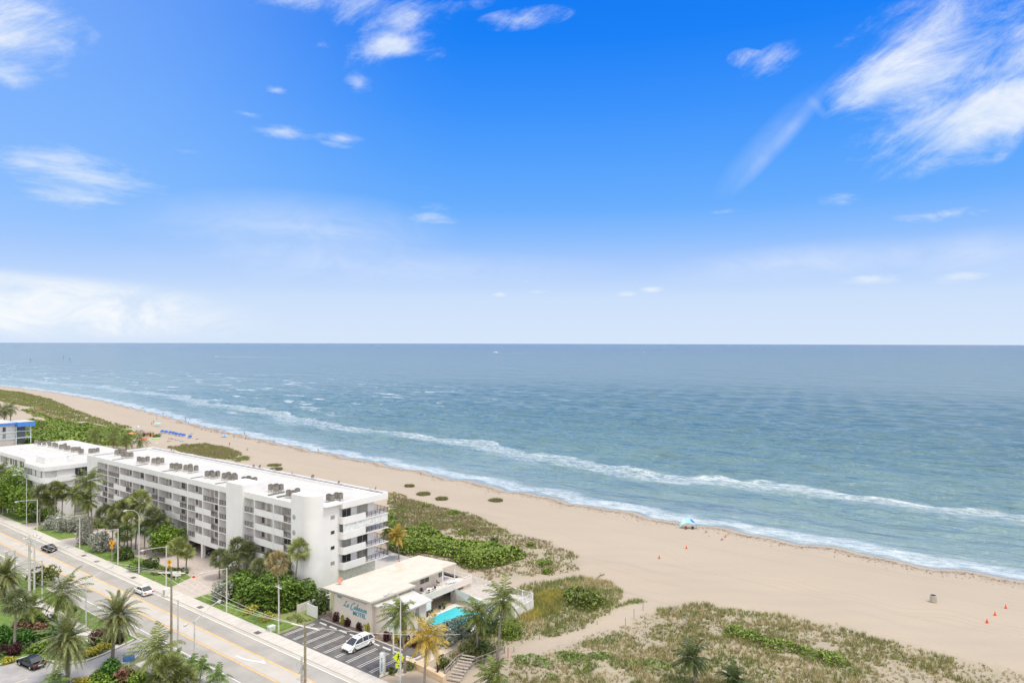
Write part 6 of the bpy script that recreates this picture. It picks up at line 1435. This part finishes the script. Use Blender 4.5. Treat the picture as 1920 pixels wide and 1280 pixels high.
# shade canopy and the couple under it
g = G(1293, 991)
t_ = thing('beach_canopy', 'arched blue and aqua wind canopy on the sand near the water', 'beach canopy', g, math.radians(-52))
b = MB(); V = []; nx_, ny_ = 14, 6
for j in range(ny_):
    for i in range(nx_):
        u = i/(nx_-1); v = j/(ny_-1); a = PI*(.06+.88*u); V.append((-2.3*math.cos(a)*(1-.08*v), .1+1.9*v, 2.25*math.sin(a)**.8*(.70+.30*v)+.05*math.sin(9*u)*v))
b.v = V
cols = [M('canopy_aqua', (.42, .66, .66), .7), M('canopy_sky', (.25, .55, .78), .7), M('canopy_blue', (.03, .16, .55), .7)]
for j in range(ny_-1):
    for i in range(nx_-1): b.f.append((j*nx_+i, j*nx_+i+1, (j+1)*nx_+i+1, (j+1)*nx_+i)); b.m.append(0 if i < 5 else (1 if (i < 8 or j < 1) else 2))
b.build('fabric', cols, t_, True); MB().tube([V[i] for i in range(nx_)], .04, 5).build('hoop', M('aluminium', (.6, .62, .63), .4), t_)
for s in (-1, 1): MB().lathe([(.2, 0), (.25, .12), (.1, .25)], (s*2.35, 1.0, 0), 8).build('sandbag', M('sandbag', (.35, .5, .5)), t_)
g = g-Vector((.45, .35, 0))
person(g.x-.6, g.y+.7, g.z+.02, 1, 'red', 'person in red sitting left under the arched blue canopy', -1.2, None); person(g.x+.5, g.y-.6, g.z+.02, 1, 'teal', 'person in dark teal sitting right under the arched blue canopy', -1.2, None)
def chair(x, y, z, rz, col, label):
    t_ = thing('beach_chair', label, 'beach chair', (x, y, z), rz); MB().box(-.3, .3, -.1, .45, .14, .18).build('seat', col, t_); MB().add([(-.3, -.1, .18), (.3, -.1, .18), (.3, -.42, .85), (-.3, -.42, .85), (-.3, -.13, .18), (.3, -.13, .18), (.3, -.45, .85), (-.3, -.45, .85)], [(0, 1, 2, 3), (4, 7, 6, 5), (0, 4, 5, 1), (2, 6, 7, 3), (0, 3, 7, 4), (1, 5, 6, 2)]).build('backrest', col, t_); MB().tube([(-.31, .45, 0), (-.31, -.1, .3), (-.31, -.45, 0)], .02, 4).tube([(.31, .45, 0), (.31, -.1, .3), (.31, -.45, 0)], .02, 4).build('frame', m_alu, t_)
chair(g.x-.6, g.y+.75, g.z, -1.2, CC['brown'], 'brown low beach chair left under the arched canopy'); chair(g.x+.5, g.y-.55, g.z, -1.2, CC['dark'], 'dark low beach chair right under the arched canopy')
PE = [(348, 788, 0, 'dark', 'left person of the pair walking in the shallows'), (356, 788, 0, 'dark', 'right person of the pair walking in the shallows'), (285, 797, 0, 'dark', 'left person of the two standing left of the pale blue tent'), (288, 794, 0, 'brown', 'right person of the two standing left of the pale blue tent'), (294, 785, 1, 'dark', 'dark seated person above the pale blue tent'),
      (266, 768, 0, 'dark', 'left person of the far couple at the water edge'), (269, 768, 0, 'dark', 'right person of the far couple at the water edge'), (306, 778, 0, 'dark', 'lone walker at the water edge above the tents'), (225, 751, 0, 'dark', 'distant walker at the water edge'), (37, 727, 0, 'dark', 'most distant walker by the far water edge'),
      (366, 804, 1, 'white', 'seated person first right of the blue cabanas near the water'), (378, 806, 1, 'dark', 'seated person second right of the blue cabanas near the water'), (385, 807, 1, 'brown', 'seated person third in the row near the water'), (390, 807, 1, 'white', 'seated person fourth in the row near the water'), (396, 810, 1, 'dark', 'seated person fifth in the row near the water'), (409, 811, 1, 'white', 'seated person sixth in the row near the water'), (418, 813, 1, 'dark', 'seated person beside the small blue shade'), (429, 814, 1, 'red', 'person in red beside the small blue shade'), (439, 822, 0, 'dark', 'standing dark figure below the small blue shade'),
      (459, 815, 0, 'dark', 'person standing at the water edge right of the small blue shade'), (461, 823, 1, 'brown', 'sunbather seated below the standing figure at the water edge'), (431, 836, 0, 'brown', 'person walking on dry sand above the oval grass island'), (464, 844, 1, 'dark', 'dark seated person on open sand right of the oval island'), (484, 829, 1, 'white', 'seated sunbather left of the last pair'), (487, 830, 1, 'brown', 'seated sunbather right of the last pair'), (514, 831, 0, 'dark', 'walker at the water edge farthest right'), (597, 848, 0, 'dark', 'walker ankle deep at the water edge above the long roof')]
for i, (px, py, s_, c_, l_) in enumerate(PE): ppx(px, py, s_, c_, l_, i*.9)
# cabanas
m_cab = M('cabana_blue', (.03, .13, .50), .7); m_cabw = M('cabana_white', (.75, .76, .78), .7)
b = MB(); b.mi = 0
for j in range(4):
    b.mi = j % 2 if j == 3 else 0
    pass
V = []
for j in range(5):
    a = math.radians(20+35*j)
    for i in range(7):
        u = math.radians(-90+30*i); V.append((.95*math.sin(u), -.75*math.cos(a)*math.cos(u)*1.0+.0, 1.35*abs(math.sin(a))*math.cos(u)**.5 if abs(math.cos(u)) > 1e-6 else .02))
b = MB(); b.v = V
for j in range(4):
    for i in range(6): b.f.append((j*7+i, j*7+i+1, (j+1)*7+i+1, (j+1)*7+i)); b.m.append(1 if j == 3 else 0)
cabm = b.mesh('hood', [m_cab, m_cabw]); bm_ = MB().box(-.9, .9, -.7, .9, .25, .38).mesh('lounge_bed', m_cabw); bf_ = MB().box(-.95, -.85, -.7, .9, 0, .25).box(.85, .95, -.7, .9, 0, .25).mesh('frame', m_alu)
CB = [(305, 811), (312, 812), (320, 813), (326, 814), (332, 816), (339, 817), (345, 818), (357, 821)]
for i, (px, py) in enumerate(CB):
    g = G(px, py); t_ = thing('beach_cabana', '%s blue hooded beach cabana from the left of the row' % ORD[i], 'beach cabana', g, math.radians(-60), 'row of blue hooded cabanas'); t_.scale = (1.15,)*3
    link('hood', cabm, t_); link('lounge_bed', bm_, t_); link('frame', bf_, t_)
def umbrella(px, py, r_, h, cols_, label, name='beach_umbrella', n=8):
    g = G(px, py); t_ = thing(name, label, 'beach umbrella', g); b = MB()
    for k in range(n):
        a0, a1 = 2*PI*k/n, 2*PI*(k+1)/n; b.mi = k % len(cols_); b.add([(0, 0, h), (r_*math.cos(a0), r_*math.sin(a0), h-.5), (r_*math.cos(a1), r_*math.sin(a1), h-.5), (0, 0, h-.05)], [(0, 1, 2), (3, 2, 1)])
    b.build('canopy', cols_, t_); MB().tube([(0, 0, 0), (0, 0, h)], .04, 5).build('pole', m_alu, t_)
umbrella(260, 808, 1.7, 2.9, [m_cab, m_cabw], 'blue and white umbrella left of the cabana row'); umbrella(296, 799, 2.2, 2.2, [M('pale_blue_cloth', (.30, .60, .75))], 'pale blue pointed beach tent above the cabanas', 'beach_tent', 4); umbrella(421, 819, 1.6, 1.3, [M('pale_blue_cloth', (.30, .60, .75)), m_cab], 'small low blue shade near the water')
# beach hire hut, playthings
def hut(px, py, w_, d_, h, col, rcol, label):
    g = G(px, py); t_ = thing('beach_hut', label, 'beach hut', g, .3); MB().box(-w_/2, w_/2, -d_/2, d_/2, 0, h).build('wall', col, t_); MB().add([(-w_/2-.3, -d_/2-.3, h), (w_/2+.3, -d_/2-.3, h), (w_/2+.3, d_/2+.3, h), (-w_/2-.3, d_/2+.3, h), (-w_/2, 0, h+.7), (w_/2, 0, h+.7)], [(0, 1, 5, 4), (2, 3, 4, 5), (0, 4, 3), (1, 2, 5), (0, 3, 2, 1)]).build('roof', rcol, t_); MB().box(-w_/2-.04, -w_/2, -.5, .5, 0, h*.8).build('door', m_blk, t_)
hut(276, 817, 3.4, 2.4, 1.7, M('hut_brown', (.28, .15, .10)), M('hut_thatch', (.34, .27, .20)), 'brown beach hire hut right of the palms'); hut(247, 818, 3.6, 2.2, 1.3, M('hut_cream', (.7, .6, .5)), M('hut_orange', (.62, .28, .12)), 'cream and orange rack hut beside the palms'); hut(285, 818, 1.6, 1.6, 1.9, M('hut_orange', (.62, .28, .12)), M('hut_thatch', (.34, .27, .20)), 'little orange kiosk beside the brown hut')
bush('tropical_plant', 'potted green palm bush with coloured toys beside the cabana row', 'bush', G(297, 819), 2.6, 1.5, 1.4, L_banana, 500, .3)
def kayak(px, py, col, label, rz):
    g = G(px, py); t_ = thing('kayak', label, 'kayak', g, rz); MB().tube([(0, -1.9, .32), (0, -1.2, .2), (0, 0, .2), (0, 1.2, .2), (0, 1.9, .34)], [.03, .26, .36, .26, .03], 8).build('hull', col, t_, True); MB().lathe([(.2, .0), (.24, .04)], (0, 0, .5), 8).build('cockpit', m_blk, t_)
kayak(262, 822, m_cabw, 'white kayak lying beside the huts', 1.0); kayak(293, 823, M('kayak_lime', (.35, .62, .15)), 'lime green kayak lying below the green plant', 1.2); kayak(270, 824, M('cone_orange', (.75, .13, .03), .6), 'orange kayak lying beside the white one', .8)
for i, (px, py, c_, l_) in enumerate(((333, 825, CC['blue'], 'blue towel below the right cabanas'), (341, 827, CC['blue'], 'second blue towel below the right cabanas'), (320, 822, CC['dark'], 'dark towel below the middle cabanas'), (326, 823, CC['brown'], 'brown towel below the middle cabanas'), (294, 830, CC['white'], 'grey mat below the green plant'), (317, 827, CC['brown'], 'tan mat below the cabana row'), (360, 813, CC['brown'], 'tan mat right of the last cabana'), (370, 823, CC['brown'], 'small tan mat right of the last cabana, lower'))):
    g = G(px, py); t_ = tag(MB().box(-.5, .5, -1, 1, .0, .04).box(-.35, .35, .7, .98, .04, .14).build('beach_towel', c_, loc=g+Vector((0, 0, .03)), rz=.9+i*.2), l_, 'beach towel', 'towels and mats on the sand')
# balcony and motel furniture
def seat(x, y, z, rz, col, label, name='patio_chair'):
    t_ = thing(name, label, 'chair', (x, y, z), rz, 'patio furniture at the motel'); MB().box(-.25, .25, -.25, .25, .42, .47).build('seat', col, t_); MB().box(-.25, .25, -.28, -.23, .47, .95).build('backrest', col, t_)
    for sx in (-.22, .22):
        for sy in (-.22, .22): MB().box(sx-.02, sx+.02, sy-.02, sy+.02, 0, .42).build('leg', m_alu, t_)
for i, (x, y, l_) in enumerate(((86.6, 84.4, 'left dark chair on the motel upper deck'), (88.3, 84.6, 'right dark chair on the motel upper deck'), (86.4, 85.6, 'dark chair behind the deck table on the motel'), (91.2, 86.3, 'dark chair against the motel wall at the far end'))): seat(x, y, 2.81, i*1.4, CC['dark'], l_)
for i, (x, y, l_) in enumerate(((85.5, 83.0, 'left dark chair beside the pool wall'), (87.6, 83.4, 'right dark chair beside the pool wall'))): seat(x, 82.6, .13, i*2, CC['dark'], l_)
def tbl(x, y, z, label):
    t_ = thing('patio_table', label, 'table', (x, y, z)); MB().lathe([(.5, .70), (.5, .74)], n=14).build('tabletop', m_swhite, t_); MB().lathe([(.2, 0), (.04, .05), (.04, .7)], n=8).build('pedestal', m_alu, t_)
tbl(87.4, 84.9, 2.81, 'round white table on the motel upper deck')
def lounger(x, y, z, rz, label):
    t_ = thing('sun_lounger', label, 'sun lounger', (x, y, z), rz, 'white sun loungers at the motel'); MB().box(-.32, .32, -.4, 1.1, .3, .36).build('bed', m_swhite, t_); MB().add([(-.32, -.4, .36), (.32, -.4, .36), (.32, -.95, .75), (-.32, -.95, .75), (-.32, -.44, .33), (.32, -.44, .33), (.32, -.99, .72), (-.32, -.99, .72)], [(0, 1, 2, 3), (4, 7, 6, 5), (0, 4, 5, 1), (2, 6, 7, 3), (0, 3, 7, 4), (1, 5, 6, 2)]).build('backrest', m_swhite, t_)
    for sx in (-.3, .3):
        for sy in (-.35, 1.0): MB().box(sx-.02, sx+.02, sy-.02, sy+.02, 0, .3).build('leg', m_swhite, t_)
lounger(93.4, 85.0, 2.81, 1.2, 'white sun lounger at the far end of the motel upper deck'); lounger(94.0, 73.5, 1.94, .4, 'left white lounger on the raised sun deck'); lounger(95.6, 76.5, 1.94, .8, 'right white lounger on the raised sun deck')
for (x, y, z, l_) in ((84.2, 85.9, 2.81, 'potted plant beside the motel roof post'), (84.6, 82.6, .13, 'potted plant left on the pool side'), (88.9, 82.7, .13, 'potted plant right on the pool side')):
    t_ = thing('potted_plant', l_, 'potted plant', (x, y, z)); MB().lathe([(.18, 0), (.26, .4), (.22, .4)], n=10).build('pot', M('dark_pot', (.12, .10, .09)), t_); link('foliage', bush_mesh('foliage', .5, .5, 1.0, L_olive, 220, .16, 5, 77), t_, (0, 0, .35))
# ================================================================ BOATS
def boat(px, py, L, label, cab_=True, rz=0):
    x, y = px2w(px, py, SEA); t_ = thing('motor_boat', label, 'boat', (x, y, SEA), rz); s = L/10
    b = MB(); b.add([(-1.5*s, -5*s, .9*s), (1.5*s, -5*s, .9*s), (1.6*s, 1*s, 1.0*s), (0, 5*s, 1.5*s), (-1.6*s, 1*s, 1.0*s), (-1.2*s, -5*s, -.3), (1.2*s, -5*s, -.3), (1.1*s, 1*s, -.3), (0, 4.2*s, -.1), (-1.1*s, 1*s, -.3)], [(0, 1, 2, 3, 4), (5, 9, 8, 7, 6), (0, 5, 6, 1), (1, 6, 7, 2), (2, 7, 8, 3), (3, 8, 9, 4), (4, 9, 5, 0)]); b.build('hull', m_pwhite, t_)
    MB().box(-1.0*s, 1.0*s, -2*s, 1.6*s, .95*s, 2.6*s).build('cabin', m_pwhite, t_); MB().box(-1.02*s, 1.02*s, -1.6*s, 1.3*s, 1.7*s, 2.2*s).build('window', m_cglass, t_); MB().tube([(0, 0, 2.6*s), (0, 0, 5*s)], .06*s, 4).build('mast', m_alu, t_); return x, y
FWv = np.array([.794, .608]); RTv = np.array([.608, -.794])
x, y = boat(929, 661, 26, 'white motor boat trailing a long white wake near the horizon', rz=math.atan2(.608, .794)*0+math.radians(52.6)*0+math.atan2(.608, -.794)*0+math.radians(37.4))
m_wake = M('wake_foam', (.8, .84, .88), .7, .1, .02)
def wake(x, y, L, w0, w1, lab, side=1, dz=.35):
    d_ = RTv*side; b = MB(); n = 24; V = []
    for s in (-1, 1):
        for i in range(n+1):
            u = i/n; c_ = np.array([x, y])+d_*L*u; o = FWv*s*(w0+(w1-w0)*u); q = FWv*(6*(1-u)+1.5)*(1+.4*math.sin(i*2.1))
            V += [(*(c_+o-q*.5), SEA+dz), (*(c_+o+q*.5), SEA+dz)]
    for s in range(2):
        for i in range(n): k = s*2*(n+1)+2*i; b.f.append((k, k+1, k+3, k+2)); b.m.append(0)
    b.v = V; o = b.build('boat_wake', m_wake); o['kind'] = 'stuff'; o['label'] = lab; o['category'] = 'wake'
wake(x, y, 420, 3, 75, 'long double foam wake behind the white motor boat')
boat(1208, 659.5, 16, 'small white boat alone near the horizon right of centre', rz=math.radians(37.4))
x, y = px2w(406, 669, SEA); boat(406, 669.2, 12, 'tiny boat at the left end of a thin white streak far out', rz=math.radians(37.4)); wake(x, y, 300, 2, 22, 'thin white foam streak far out on the left')
for (px, py, l_) in ((57, 677, 'dark channel marker post at far left in the sea'), (131, 675, 'dark channel marker post right of the far left one'), (119, 671, 'small dark marker beyond the two posts in the sea')):
    x, y = px2w(px, py, SEA); tag(MB().tube([(0, 0, -1), (0, 0, 5)], .35, 6).box(-.9, .9, -.2, .2, 3.6, 5.2).build('channel_marker', m_blk, loc=(x, y, SEA)), l_, 'channel marker')
# settings
scene.view_settings.view_transform = 'Standard'; scene.view_settings.look = 'None'; scene.view_settings.exposure = .12; scene.view_settings.gamma = 1
scene.render.engine = 'CYCLES'; scene.cycles.max_bounces = 6; scene.cycles.transparent_max_bounces = 4
